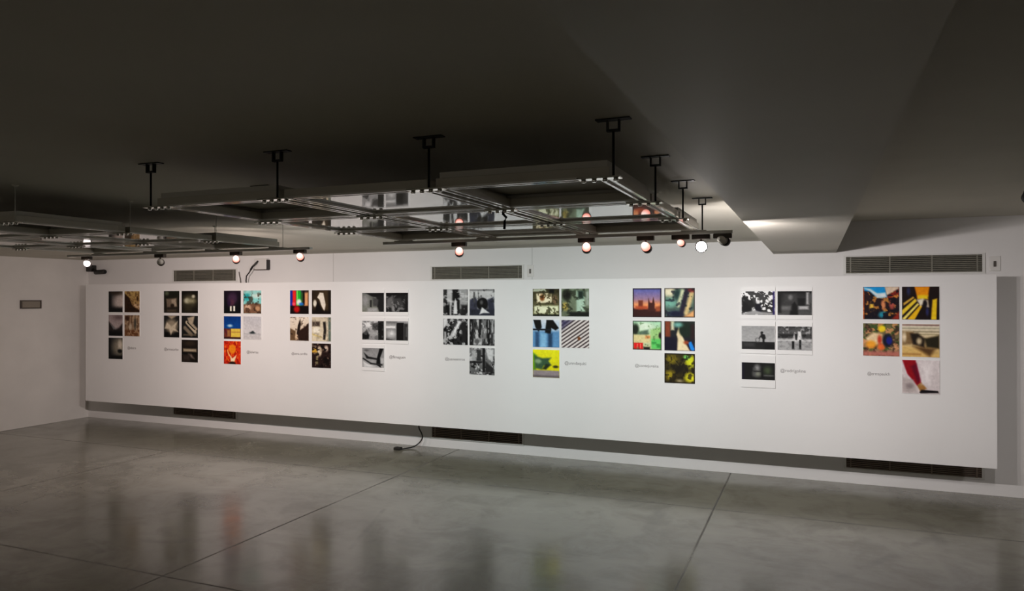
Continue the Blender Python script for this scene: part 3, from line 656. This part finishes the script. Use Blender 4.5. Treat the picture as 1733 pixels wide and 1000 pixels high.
   [('g', 190, 150), ('r', 0, 0, 1, 0.06, 110, 0.04), ('p', [(0.02, 0.4), (0.25, 0.3), (0.35, 0.5), (0.3, 0.8), (0, 0.85)], (66, 68, 80), 0.04), ('r', 0.16, 0.1, 0.22, 0.5, 80, 0.03), ('e', 0.52, 0.56, 0.23, 0.24, 26, 0.03), ('e', 0.48, 0.5, 0.06, 0.08, 100, 0.05), ('p', [(0.72, 0.4), (0.95, 0.3), (1, 0.8), (0.75, 0.8)], (58, 60, 72), 0.05), ('r', 0, 0.75, 1, 1, (52, 54, 64), 0.05), ('p', [(0.4, 0.95), (0.5, 0.68), (0.8, 0.9), (0.55, 0.9)], 205, 0.03), ('n', 91, 7, 7, 40, 0.30, 0.08, 0.5)]),
  ('high-contrast monochrome print crossed by a bright diagonal in the sixth group',
   [('g', 70, 46), ('n', 101, 7, 7, 180, 0.38, 0.05, 0.85), ('n', 102, 8, 8, 16, 0.42, 0.05, 0.9), ('l', 0.38, 0.62, 0.66, 0.15, 0.06, 215, 0.05), ('l', 0.3, 0.72, 0.4, 0.5, 0.04, 180, 0.05), ('p', [(0, 0), (0.18, 0), (0.1, 0.3), (0, 0.4)], 200, 0.04), ('r', 0.76, 0.1, 0.95, 0.9, 44, 0.06), ('r', 0.04, 0.5, 0.12, 0.95, 170, 0.04)]),
  ('monochrome print of a narrow pale street between dark walls in the sixth group',
   [('g', 80, 70), ('p', [(0.3, 0), (0.4, 0), (0.34, 0.6), (0.48, 0.98), (0.14, 0.98), (0.22, 0.5)], 178, 0.04), ('r', 0.38, 0, 0.48, 0.85, 46, 0.03), ('r', 0.52, 0, 0.68, 0.9, 118, 0.06), ('r', 0.7, 0, 0.82, 1, 40, 0.05), ('r', 0.88, 0.05, 0.96, 0.5, 150, 0.05), ('r', 0, 0, 0.14, 1, 36, 0.06), ('n', 111, 12, 4, 200, 0.34, 0.06, 0.6), ('n', 112, 11, 4, 20, 0.36, 0.06, 0.6), ('e', 0.3, 0.85, 0.1, 0.1, 96, 0.04)]),
  ('monochrome print of a building facade beside a tall pole, bottom of the sixth group',
   [('g', 120, 100), ('n', 121, 7, 7, 205, 0.38, 0.05, 0.7), ('n', 122, 8, 8, 18, 0.32, 0.05, 0.8), ('r', 0.1, 0.1, 0.26, 0.5, 156, 0.03), ('r', 0.3, 0.08, 0.46, 0.48, 60, 0.03), ('r', 0.52, 0, 0.62, 0.9, 36, 0.02), ('p', [(0.64, 0.05), (0.95, 0.05), (0.95, 0.5), (0.75, 0.4)], 190, 0.04), ('p', [(0.64, 0.5), (0.95, 0.75), (0.95, 0.92), (0.64, 0.9)], 50, 0.04), ('r', 0, 0.5, 0.5, 0.58, 40, 0.03)])]),
 ('seventh print group from the left', (-2.76, -2.4592, -2.4406, -2.1369), 1, None, [
  ('warm print of cream papers framed in dark wood, top left of the seventh group',
   [('g', (64, 60, 42), (120, 118, 88)), ('p', [(0.14, 0.18), (0.7, 0.16), (0.72, 0.5), (0.16, 0.52)], (244, 226, 190), 0.03), ('e', 0.36, 0.32, 0.09, 0.12, (120, 76, 42), 0.05), ('r', 0.06, 0.62, 0.96, 0.9, (224, 224, 186), 0.05), ('r', 0, 0, 0.5, 0.1, (176, 180, 160), 0.04), ('e', 0.84, 0.4, 0.1, 0.16, (120, 100, 80), 0.06), ('r', 0.62, 0.02, 0.8, 0.16, (20, 20, 20), 0.04), ('n', 131, 8, 8, (52, 48, 30), 0.36, 0.06, 0.7), ('r', 0, 0.94, 1, 1, (30, 34, 26), 0.03), ('l', 0.6, 0.65, 0.64, 0.95, 0.015, (60, 70, 50))]),
  ('grey-green print with pale blue-green column, top right of the seventh group',
   [('g', (120, 132, 112), (104, 110, 92)), ('r', 0.55, 0.1, 0.84, 0.82, (168, 192, 172), 0.05), ('e', 0.2, 0.22, 0.16, 0.2, (34, 34, 28), 0.08), ('r', 0.6, 0.08, 0.8, 0.36, (44, 56, 48), 0.06), ('e', 0.14, 0.64, 0.12, 0.14, (170, 150, 84), 0.07), ('n', 141, 7, 7, (52, 56, 44), 0.38, 0.07, 0.7), ('r', 0.3, 0.84, 1, 1, (34, 36, 32), 0.06), ('r', 0.88, 0.1, 1, 0.6, (150, 160, 146), 0.06)]),
  ('print of black legs reflected in blue water in the seventh group',
   [('g', (206, 212, 222), (84, 122, 158)), ('r', 0, 0.42, 1, 1, (98, 138, 176), 0.06), ('p', [(0.02, 0), (0.3, 0), (0.34, 0.28), (0.22, 0.44), (0.1, 0.28)], (26, 26, 24), 0.03), ('p', [(0.52, 0), (0.76, 0), (0.98, 0.3), (0.86, 0.38), (0.7, 0.3), (0.68, 0.52), (0.46, 0.48)], (22, 22, 22), 0.03), ('r', 0, 0.33, 0.7, 0.39, (34, 38, 46), 0.02), ('r', 0.1, 0.45, 0.24, 1, (58, 84, 112), 0.06), ('r', 0.58, 0.5, 0.74, 1, (50, 74, 98), 0.06), ('r', 0.3, 0.5, 0.5, 1, (130, 172, 205), 0.08)]),
  ('print of slanting brown and white stripes in the seventh group',
   [('g', (206, 196, 192), (214, 204, 200)), ('s', 0.95, 9, (56, 44, 46), 0.46, 0.92), ('p', [(0, 0), (0.4, 0), (0, 0.35)], (70, 66, 92), 0.12), ('e', 0.64, 0.66, 0.05, 0.06, (110, 66, 30), 0.03)]),
  ('bright yellow print with green leaves over grey ground, bottom of the seventh group',
   [('g', (226, 218, 40), (206, 196, 24)), ('p', [(0, 0.1), (0.16, 0.2), (0.12, 0.75), (0, 0.75)], (96, 140, 40), 0.05), ('p', [(0.06, 0.22), (0.36, 0.3), (0.7, 0.28), (0.6, 0.4), (0.7, 0.55), (0.42, 0.58), (0.34, 0.72), (0.1, 0.68)], (66, 92, 70), 0.05), ('e', 0.2, 0.42, 0.12, 0.08, (130, 150, 120), 0.05), ('p', [(0.36, 0.7), (0.5, 0.5), (0.68, 0.54), (0.5, 0.72)], (46, 56, 40), 0.04), ('r', 0, 0.74, 1, 1, (140, 130, 132), 0.03), ('e', 0.86, 0.6, 0.1, 0.05, (60, 60, 30), 0.03), ('r', 0, 0.92, 1, 1, (104, 96, 98), 0.04)])]),
 ('eighth print group from the left', (-1.6881, -1.3952, -1.3707, -1.0719), 2, None, [
  ('sunset print of dark towers on a skyline, top left of the eighth group',
   [('g', (96, 104, 168), (236, 150, 100)), ('r', 0, 0.5, 1, 0.66, (240, 150, 96), 0.14), ('r', 0, 0.7, 1, 1, (66, 34, 28), 0.05), ('p', [(0.2, 0.42), (0.36, 0.42), (0.36, 0.75), (0.2, 0.75)], (116, 62, 44), 0.03), ('p', [(0.53, 0.8), (0.55, 0.34), (0.6, 0.5), (0.68, 0.5), (0.72, 0.3), (0.77, 0.55), (0.76, 0.8)], (76, 40, 34), 0.02), ('p', [(0.8, 0.64), (1, 0.6), (1, 0.8), (0.8, 0.8)], (150, 84, 54), 0.05), ('r', 0.1, 0.62, 0.52, 0.72, (170, 84, 52), 0.05), ('v', (40, 26, 28), 0.035)]),
  ('swirling teal and cream abstract-looking print, top right of the eighth group',
   [('g', (120, 140, 122), (70, 86, 84)), ('e', 0.18, 0.12, 0.22, 0.16, (226, 214, 180), 0.1), ('e', 0.2, 0.5, 0.2, 0.14, (120, 168, 152), 0.1), ('l', 0.75, 0.05, 0.55, 0.95, 0.08, (48, 40, 58), 0.06), ('l', 0.92, 0.1, 0.72, 0.85, 0.07, (206, 180, 130), 0.06), ('r', 0.78, 0, 1, 0.14, (110, 40, 44), 0.06), ('e', 0.42, 0.2, 0.12, 0.18, (44, 66, 66), 0.08), ('l', 0.6, 0.1, 0.46, 0.6, 0.05, (196, 200, 166), 0.05), ('n', 151, 6, 6, (36, 40, 52), 0.36, 0.08, 0.7), ('e', 0.36, 0.88, 0.2, 0.1, (28, 32, 58), 0.06), ('p', [(0.75, 0.9), (0.98, 0.75), (0.98, 1), (0.6, 1)], (220, 160, 110), 0.06), ('v', (44, 30, 28), 0.025)]),
  ('print of pale green houses with red doors in the eighth group',
   [('g', (160, 206, 170), (196, 190, 150)), ('e', 0.4, 0.2, 0.3, 0.14, (206, 224, 196), 0.1), ('e', 0.1, 0.3, 0.12, 0.2, (40, 46, 36), 0.06), ('p', [(0.2, 0.38), (0.55, 0.3), (0.55, 0.5), (0.2, 0.5)], (92, 110, 96), 0.05), ('r', 0.02, 0.48, 0.62, 0.76, (206, 190, 140), 0.04), ('r', 0.45, 0.52, 0.62, 0.6, (206, 120, 74), 0.05), ('r', 0.04, 0.76, 0.36, 0.98, (206, 34, 34), 0.02), ('s', 0.0, 9, (130, 20, 24), 0.0, 0.0), ('r', 0.15, 0.8, 0.18, 0.96, (250, 130, 110)), ('r', 0.26, 0.8, 0.29, 0.96, (250, 130, 110)), ('p', [(0.62, 0.3), (1, 0.2), (1, 1), (0.62, 1)], (150, 188, 124), 0.05), ('r', 0.66, 0.62, 0.98, 0.96, (96, 184, 100), 0.04), ('r', 0.66, 0.72, 0.82, 0.8, (70, 150, 80), 0.03), ('r', 0.84, 0.8, 0.96, 0.92, (60, 140, 70), 0.03), ('r', 0.38, 0.9, 0.6, 1, (30, 24, 20), 0.04), ('n', 161, 9, 9, (80, 110, 70), 0.30, 0.05, 0.5), ('e', 0.95, 0.5, 0.05, 0.1, (40, 30, 26), 0.03), ('v', (36, 30, 30), 0.025)]),
  ('print of a pale path between dark trees with blue corner, in the eighth group',
   [('g', (44, 52, 46), (30, 24, 44)), ('r', 0.02, 0, 0.2, 0.55, (124, 68, 44), 0.05), ('r', 0.22, 0, 0.32, 0.3, (206, 200, 170), 0.05), ('p', [(0.4, 0.45), (0.48, 0.2), (0.56, 0.42), (0.7, 0.75), (0.84, 1), (0.42, 1), (0.44, 0.6)], (226, 204, 164), 0.04), ('e', 0.72, 0.3, 0.24, 0.24, (28, 46, 34), 0.06), ('e', 0.45, 0.12, 0.14, 0.08, (120, 170, 160), 0.07), ('p', [(0.78, 0.72), (0.88, 0.68), (1, 0.95), (0.94, 1), (0.86, 0.96)], (34, 130, 214), 0.03), ('e', 0.72, 0.72, 0.08, 0.06, (150, 76, 46), 0.05), ('r', 0, 0.55, 0.38, 1, (26, 20, 44), 0.06), ('r', 0.86, 0.1, 1, 0.6, (50, 32, 32), 0.06)]),
  ('dark print of radiating yellow-green leaves, bottom of the eighth group',
   [('g', (62, 56, 20), (58, 50, 22)), ('e', 0.85, 0.25, 0.16, 0.22, (196, 200, 46), 0.1), ('e', 0.85, 0.8, 0.18, 0.16, (206, 200, 50), 0.1), ('e', 0.74, 0.12, 0.1, 0.08, (120, 196, 110), 0.06), ('e', 0.24, 0.2, 0.18, 0.14, (130, 118, 30), 0.12), ('e', 0.18, 0.74, 0.16, 0.14, (150, 136, 36), 0.12), ('n', 171, 8, 8, (30, 24, 12), 0.40, 0.1, 0.7), ('e', 0.5, 0.5, 0.14, 0.14, (34, 28, 14), 0.1), ('l', 0.34, 0.24, 0.46, 0.4, 0.006, (110, 104, 50)), ('l', 0.66, 0.22, 0.56, 0.38, 0.006, (104, 100, 46)), ('e', 0.5, 0.92, 0.1, 0.05, (150, 140, 110), 0.06), ('v', (34, 24, 14), 0.03)])]),
 ('ninth print group from the left', (-0.6378, -0.341, -0.3174, -0.0216), 1, (0.262, 0.036), [
  ('monochrome print of white blossoms around a dark figure, top left of the ninth group',
   [('g', 34, 60), ('p', [(0.05, 0), (1, 0), (0.9, 0.55), (0.6, 0.45), (0.4, 0.5)], 74, 0.1), ('n', 181, 11, 8, 250, 0.40, 0.05, 1.2), ('r', 0, 0.4, 0.32, 0.85, 24, 0.06), ('e', 0.5, 0.45, 0.06, 0.09, 214, 0.03), ('p', [(0.42, 0.55), (0.58, 0.52), (0.6, 0.95), (0.42, 0.97)], (22, 22, 34), 0.03), ('p', [(0, 0.95), (0.4, 0.8), (0.6, 0.88), (1, 0.92), (1, 1), (0, 1)], 150, 0.05), ('r', 0.94, 0, 1, 1, (46, 36, 92), 0.03), ('p', [(0.1, 0.2), (0.4, 0.6), (0.3, 0.7), (0.05, 0.4)], 40, 0.06)]),
  ('monochrome print of a dark street with a hooded shape, top right of the ninth group',
   [('g', 44, 84), ('r', 0, 0, 1, 0.08, 22, 0.04), ('r', 0.2, 0.1, 0.55, 0.5, 70, 0.08), ('e', 0.38, 0.26, 0.06, 0.1, 120, 0.05), ('p', [(0.4, 0.6), (0.5, 0.45), (0.58, 0.62), (0.6, 1), (0.36, 1)], 18, 0.04), ('r', 0.62, 0.62, 0.9, 0.76, 165, 0.05), ('r', 0.84, 0.05, 0.92, 0.55, 176, 0.04), ('r', 0.9, 0.1, 1, 0.5, 90, 0.05), ('r', 0.6, 0.3, 0.8, 0.6, 28, 0.05), ('r', 0.05, 0.62, 0.4, 0.78, 108, 0.08), ('r', 0, 0.1, 0.1, 0.9, 30, 0.06)]),
  ('monochrome print of a lone cyclist on a grey horizon in the ninth group',
   [('g', 148, 166), ('r', 0, 0.68, 1, 1, 36, 0.03), ('n', 191, 10, 8, 84, 0.32, 0.06, 0.0), ('e', 0.61, 0.28, 0.04, 0.05, 26, 0.02), ('p', [(0.58, 0.32), (0.7, 0.36), (0.73, 0.52), (0.66, 0.62), (0.58, 0.46)], 28, 0.02), ('l', 0.66, 0.6, 0.66, 0.74, 0.03, 24), ('l', 0.58, 0.42, 0.52, 0.56, 0.02, 36), ('e', 0.48, 0.6, 0.07, 0.1, 92, 0.03), ('e', 0.48, 0.6, 0.045, 0.07, 160, 0.02), ('r', 0.04, 0.7, 0.4, 0.9, 62, 0.08), ('r', 0.7, 0.78, 1, 1, 20, 0.06)]),
  ('monochrome print of two people walking side by side in the ninth group',
   [('g', 60, 150), ('n', 201, 9, 6, 190, 0.36, 0.06, 0.6), ('r', 0, 0.32, 1, 0.5, 46, 0.05), ('r', 0, 0.52, 1, 1, 152, 0.04), ('r', 0, 0.56, 1, 0.62, 186, 0.03), ('p', [(0.42, 0.62), (0.5, 0.24), (0.56, 0.3), (0.54, 0.62), (0.48, 0.66)], 190, 0.03), ('p', [(0.56, 0.6), (0.6, 0.2), (0.68, 0.22), (0.72, 0.58)], 206, 0.03), ('p', [(0.5, 0.3), (0.58, 0.3), (0.57, 0.58), (0.52, 0.55)], 26, 0.03), ('r', 0.42, 0.62, 0.49, 0.95, 22, 0.02), ('r', 0.63, 0.56, 0.69, 0.96, 24, 0.02), ('n', 202, 9, 9, 110, 0.36, 0.06, 0.4)]),
  ('narrow dark monochrome print of blurred pale figures, bottom of the ninth group',
   [('g', 26, 30), ('e', 0.47, 0.3, 0.09, 0.2, 128, 0.08), ('e', 0.47, 0.65, 0.12, 0.18, (120, 122, 112), 0.1), ('r', 0.34, 0.3, 0.42, 0.8, 84, 0.06), ('r', 0.6, 0.3, 0.66, 0.9, 16, 0.04), ('e', 0.78, 0.45, 0.12, 0.25, (72, 82, 62), 0.12), ('r', 0.66, 0.7, 0.96, 0.78, 92, 0.05), ('r', 0.36, 0.48, 0.6, 0.54, 40, 0.04), ('r', 0, 0, 0.08, 1, (24, 20, 40), 0.04)])]),
 ('rightmost print group', (0.4007, 0.6917, 0.7093, 0.9994), 2, None, [
  ('dark street crowd print under vivid blue sky, top left of the rightmost group',
   [('g', (56, 34, 40), (40, 28, 30)), ('p', [(0.66, 0.26), (1, 0.06), (1, 0.4), (0.66, 0.34)], (130, 48, 34), 0.04), ('n', 211, 8, 8, (196, 140, 70), 0.36, 0.06, 0.8), ('e', 0.56, 0.56, 0.06, 0.14, (206, 136, 96), 0.04), ('e', 0.8, 0.56, 0.07, 0.12, (170, 90, 80), 0.05), ('e', 0.55, 0.86, 0.12, 0.1, (40, 130, 150), 0.06), ('e', 0.24, 0.62, 0.06, 0.14, (220, 176, 76), 0.04), ('n', 212, 7, 7, (22, 18, 34), 0.42, 0.06, 0.85), ('p', [(0.02, 0), (0.62, 0), (0.66, 0.3), (0.5, 0.34), (0.36, 0.3), (0.2, 0.14), (0.02, 0.12)], (24, 140, 205), 0.03), ('p', [(0, 0.03), (0.2, 0.06), (0.4, 0.2), (0.62, 0.18), (0.66, 0.32), (0.4, 0.34), (0.2, 0.14)], (206, 220, 226), 0.04), ('p', [(0.6, 0), (1, 0), (0.98, 0.06), (0.66, 0.26)], (210, 186, 164), 0.03), ('p', [(0.78, 1), (1, 0.75), (1, 1)], (140, 52, 38), 0.05), ('r', 0, 0.05, 0.025, 1, (210, 110, 40), 0.02)]),
  ('print of converging black and yellow stripes and orange wall, top right of the rightmost group',
   [('g', (40, 26, 24), (26, 18, 16)), ('p', [(0.34, 0), (0.74, 0), (0.7, 0.3), (0.42, 0.36)], (232, 140, 14), 0.03), ('r', 0.42, 0.26, 0.7, 0.38, (240, 196, 40), 0.04), ('p', [(0, 0.72), (0.36, 0.36), (0.4, 0.44), (0, 0.88)], (226, 190, 60), 0.02), ('p', [(0, 0.98), (0.42, 0.5), (0.46, 0.54), (0.08, 1)], (240, 214, 110), 0.02), ('p', [(0.14, 1), (0.5, 0.55), (0.54, 0.6), (0.34, 1)], (232, 176, 34), 0.02), ('p', [(0.04, 0.5), (0.3, 0.3), (0.34, 0.34), (0.04, 0.58)], (200, 160, 70), 0.02), ('p', [(0.78, 1), (0.82, 0.4), (0.94, 0.36), (0.92, 1)], (236, 190, 40), 0.03), ('p', [(0.4, 0.4), (0.56, 0.36), (0.7, 0.42), (0.72, 0.62), (0.66, 0.66), (0.6, 0.5), (0.5, 0.6)], (226, 214, 190), 0.04), ('e', 0.62, 0.52, 0.06, 0.12, (34, 26, 32), 0.03), ('p', [(0.4, 1), (0.58, 0.6), (0.74, 0.65), (0.74, 1)], (34, 20, 22), 0.04), ('e', 0.68, 0.76, 0.04, 0.12, (52, 56, 100), 0.03), ('e', 0.18, 0.14, 0.05, 0.12, (50, 56, 90), 0.04)]),
  ('colourful print of heaped fruit and flowers with a dark blue disc in the rightmost group',
   [('g', (106, 104, 74), (150, 120, 96)), ('n', 221, 7, 7, (70, 90, 50), 0.42, 0.06, 0.8), ('n', 222, 9, 9, (214, 150, 110), 0.36, 0.05, 0.7), ('n', 223, 8, 8, (64, 46, 40), 0.36, 0.05, 0.7), ('e', 0.52, 0.16, 0.1, 0.1, (240, 200, 50), 0.04), ('p', [(0.08, 0.45), (0.3, 0.28), (0.52, 0.32), (0.55, 0.6), (0.2, 0.72)], (228, 196, 156), 0.05), ('e', 0.22, 0.65, 0.14, 0.12, (232, 150, 56), 0.06), ('e', 0.5, 0.72, 0.1, 0.1, (220, 110, 60), 0.05), ('e', 0.46, 0.5, 0.06, 0.14, (180, 70, 48), 0.04), ('e', 0.68, 0.52, 0.14, 0.2, (30, 34, 50), 0.04), ('e', 0.72, 0.52, 0.08, 0.12, (36, 46, 128), 0.03), ('r', 0, 0.86, 1, 1, (170, 110, 100), 0.06)]),
  ('blurred print of dark forms on tan ground under white blinds in the rightmost group',
   [('g', (206, 198, 180), (196, 160, 100)), ('r', 0, 0.02, 1, 0.05, (110, 72, 74), 0.02), ('r', 0, 0.12, 1, 0.15, (150, 144, 124), 0.02), ('r', 0.3, 0.22, 1, 0.25, (130, 122, 100), 0.02), ('r', 0.3, 0.3, 1, 0.33, (150, 140, 110), 0.02), ('p', [(0, 0.22), (0.3, 0.24), (0.4, 0.6), (0, 0.65)], (126, 104, 74), 0.05), ('p', [(0.22, 0.3), (0.42, 0.28), (0.62, 0.45), (0.6, 0.72), (0.3, 0.62)], (44, 36, 28), 0.05), ('p', [(0.6, 0.44), (1, 0.34), (1, 0.74), (0.66, 0.7)], (48, 44, 28), 0.05), ('e', 0.46, 0.52, 0.07, 0.1, (186, 170, 140), 0.05), ('p', [(0, 0.68), (0.5, 0.74), (0.8, 1), (0, 1)], (206, 170, 110), 0.06), ('p', [(0.3, 0.68), (0.9, 0.74), (0.75, 0.98), (0.55, 0.85)], (92, 70, 44), 0.08), ('e', 0.06, 0.4, 0.05, 0.14, (220, 200, 170), 0.04), ('r', 0, 0.9, 0.5, 0.94, (150, 110, 66), 0.05)]),
  ('print of a red-clad leg and dark shoe on pale ground, bottom of the rightmost group',
   [('g', (206, 196, 196), (196, 186, 186)), ('p', [(0, 0), (0.36, 0), (0.46, 0.5), (0.52, 0.68), (0.4, 0.76), (0.14, 0.42)], (138, 18, 34), 0.03), ('p', [(0.24, 0.2), (0.38, 0.1), (0.5, 0.6), (0.42, 0.7)], (104, 14, 44), 0.05), ('p', [(0.4, 0.76), (0.52, 0.66), (0.66, 0.84), (0.5, 0.95)], (150, 112, 66), 0.03), ('p', [(0.46, 0.96), (0.52, 0.88), (0.96, 0.9), (0.98, 0.96), (0.5, 0.99)], (28, 22, 26), 0.02), ('p', [(0, 0.5), (0.3, 0.6), (0.42, 0.98), (0, 0.98)], (172, 162, 160), 0.06), ('e', 0.2, 0.78, 0.1, 0.08, (140, 130, 130), 0.06), ('r', 0.55, 0.1, 0.75, 0.7, (222, 212, 212), 0.1)])]),
]
CAPTIONS = ['@ideiro', '@armacarbo', '@leiwrau', '@anna.cardha', '@flimaguen', '@juaneemrox', '@unndaquiti', '@contejuvaite', '@rodrigoline', '@ermspaulch']
CAP_X = [(-8.6924, -8.5376), (-8.0174, -7.7656), (-6.6173, -6.4351), (-5.9187, -5.6846), (-4.5275, -4.3158), (-3.8044, -3.5585), (-2.4053, -2.1751), (-1.6636, -1.4285), (-0.2939, -0.0754), (0.437, 0.6153)]
M_TEXT = mat('caption_grey_ink', (118, 112, 110), 0.6)
for gi, (gname, xs, lone, bord, prints) in enumerate(GROUPS):
    slots = [(1, 0), (2, 0), (1, 1), (2, 1), (lone, 2)]
    for si, ((c_, r_), (label, ops)) in enumerate(zip(slots, prints)):
        x0, x1 = (xs[0], xs[1]) if c_ == 1 else (xs[2], xs[3])
        z0, z1 = ROWS[r_]
        if bord:
            pz0, pz1 = z0 + 0.034, z1 - 0.038
            if gi == 8 and si == 4: pz0, pz1 = z0 + 0.068, z1 - 0.068
            z0 -= 0.006
            pic = (x0, x1, pz0, pz1)
            print_(x0-0.006, x1+0.004, z0, z1, pic, label, gname, ops, 0.012)
        else:
            print_(x0, x1, z0, z1, (x0+0.002, x1-0.002, z0+0.002, z1-0.002), label, gname, ops)
    fc = bpy.data.curves.new('caption', 'FONT'); fc.body = CAPTIONS[gi]; fc.size = 0.05; fc.extrude = 0.0006
    fc.align_x = 'CENTER'; fc.align_y = 'CENTER'
    fo = bpy.data.objects.new('caption_tmp', fc); C.objects.link(fo)
    bpy.context.view_layer.update()
    me = bpy.data.meshes.new_from_object(fo.evaluated_get(bpy.context.evaluated_depsgraph_get()))
    bpy.data.objects.remove(fo)
    xs_ = [v.co.x for v in me.vertices]; wd = max(xs_)-min(xs_); mid = (max(xs_)+min(xs_))/2
    x0, x1 = CAP_X[gi]; k = (x1-x0)/wd; kz = min(1.25, max(0.75, k))
    for v in me.vertices: v.co = ((v.co.x-mid)*k, -v.co.z, v.co.y*kz)
    me.materials.append(M_TEXT)
    co = bpy.data.objects.new('caption', me); C.objects.link(co)
    co.location = ((x0+x1)/2, PF-0.0006, 1.072)
    side = 'right' if lone == 1 else 'left'
    tag(co, 'grey lettering %s of the bottom print, %s' % (side, gname), 'caption', 'name captions on the panel')
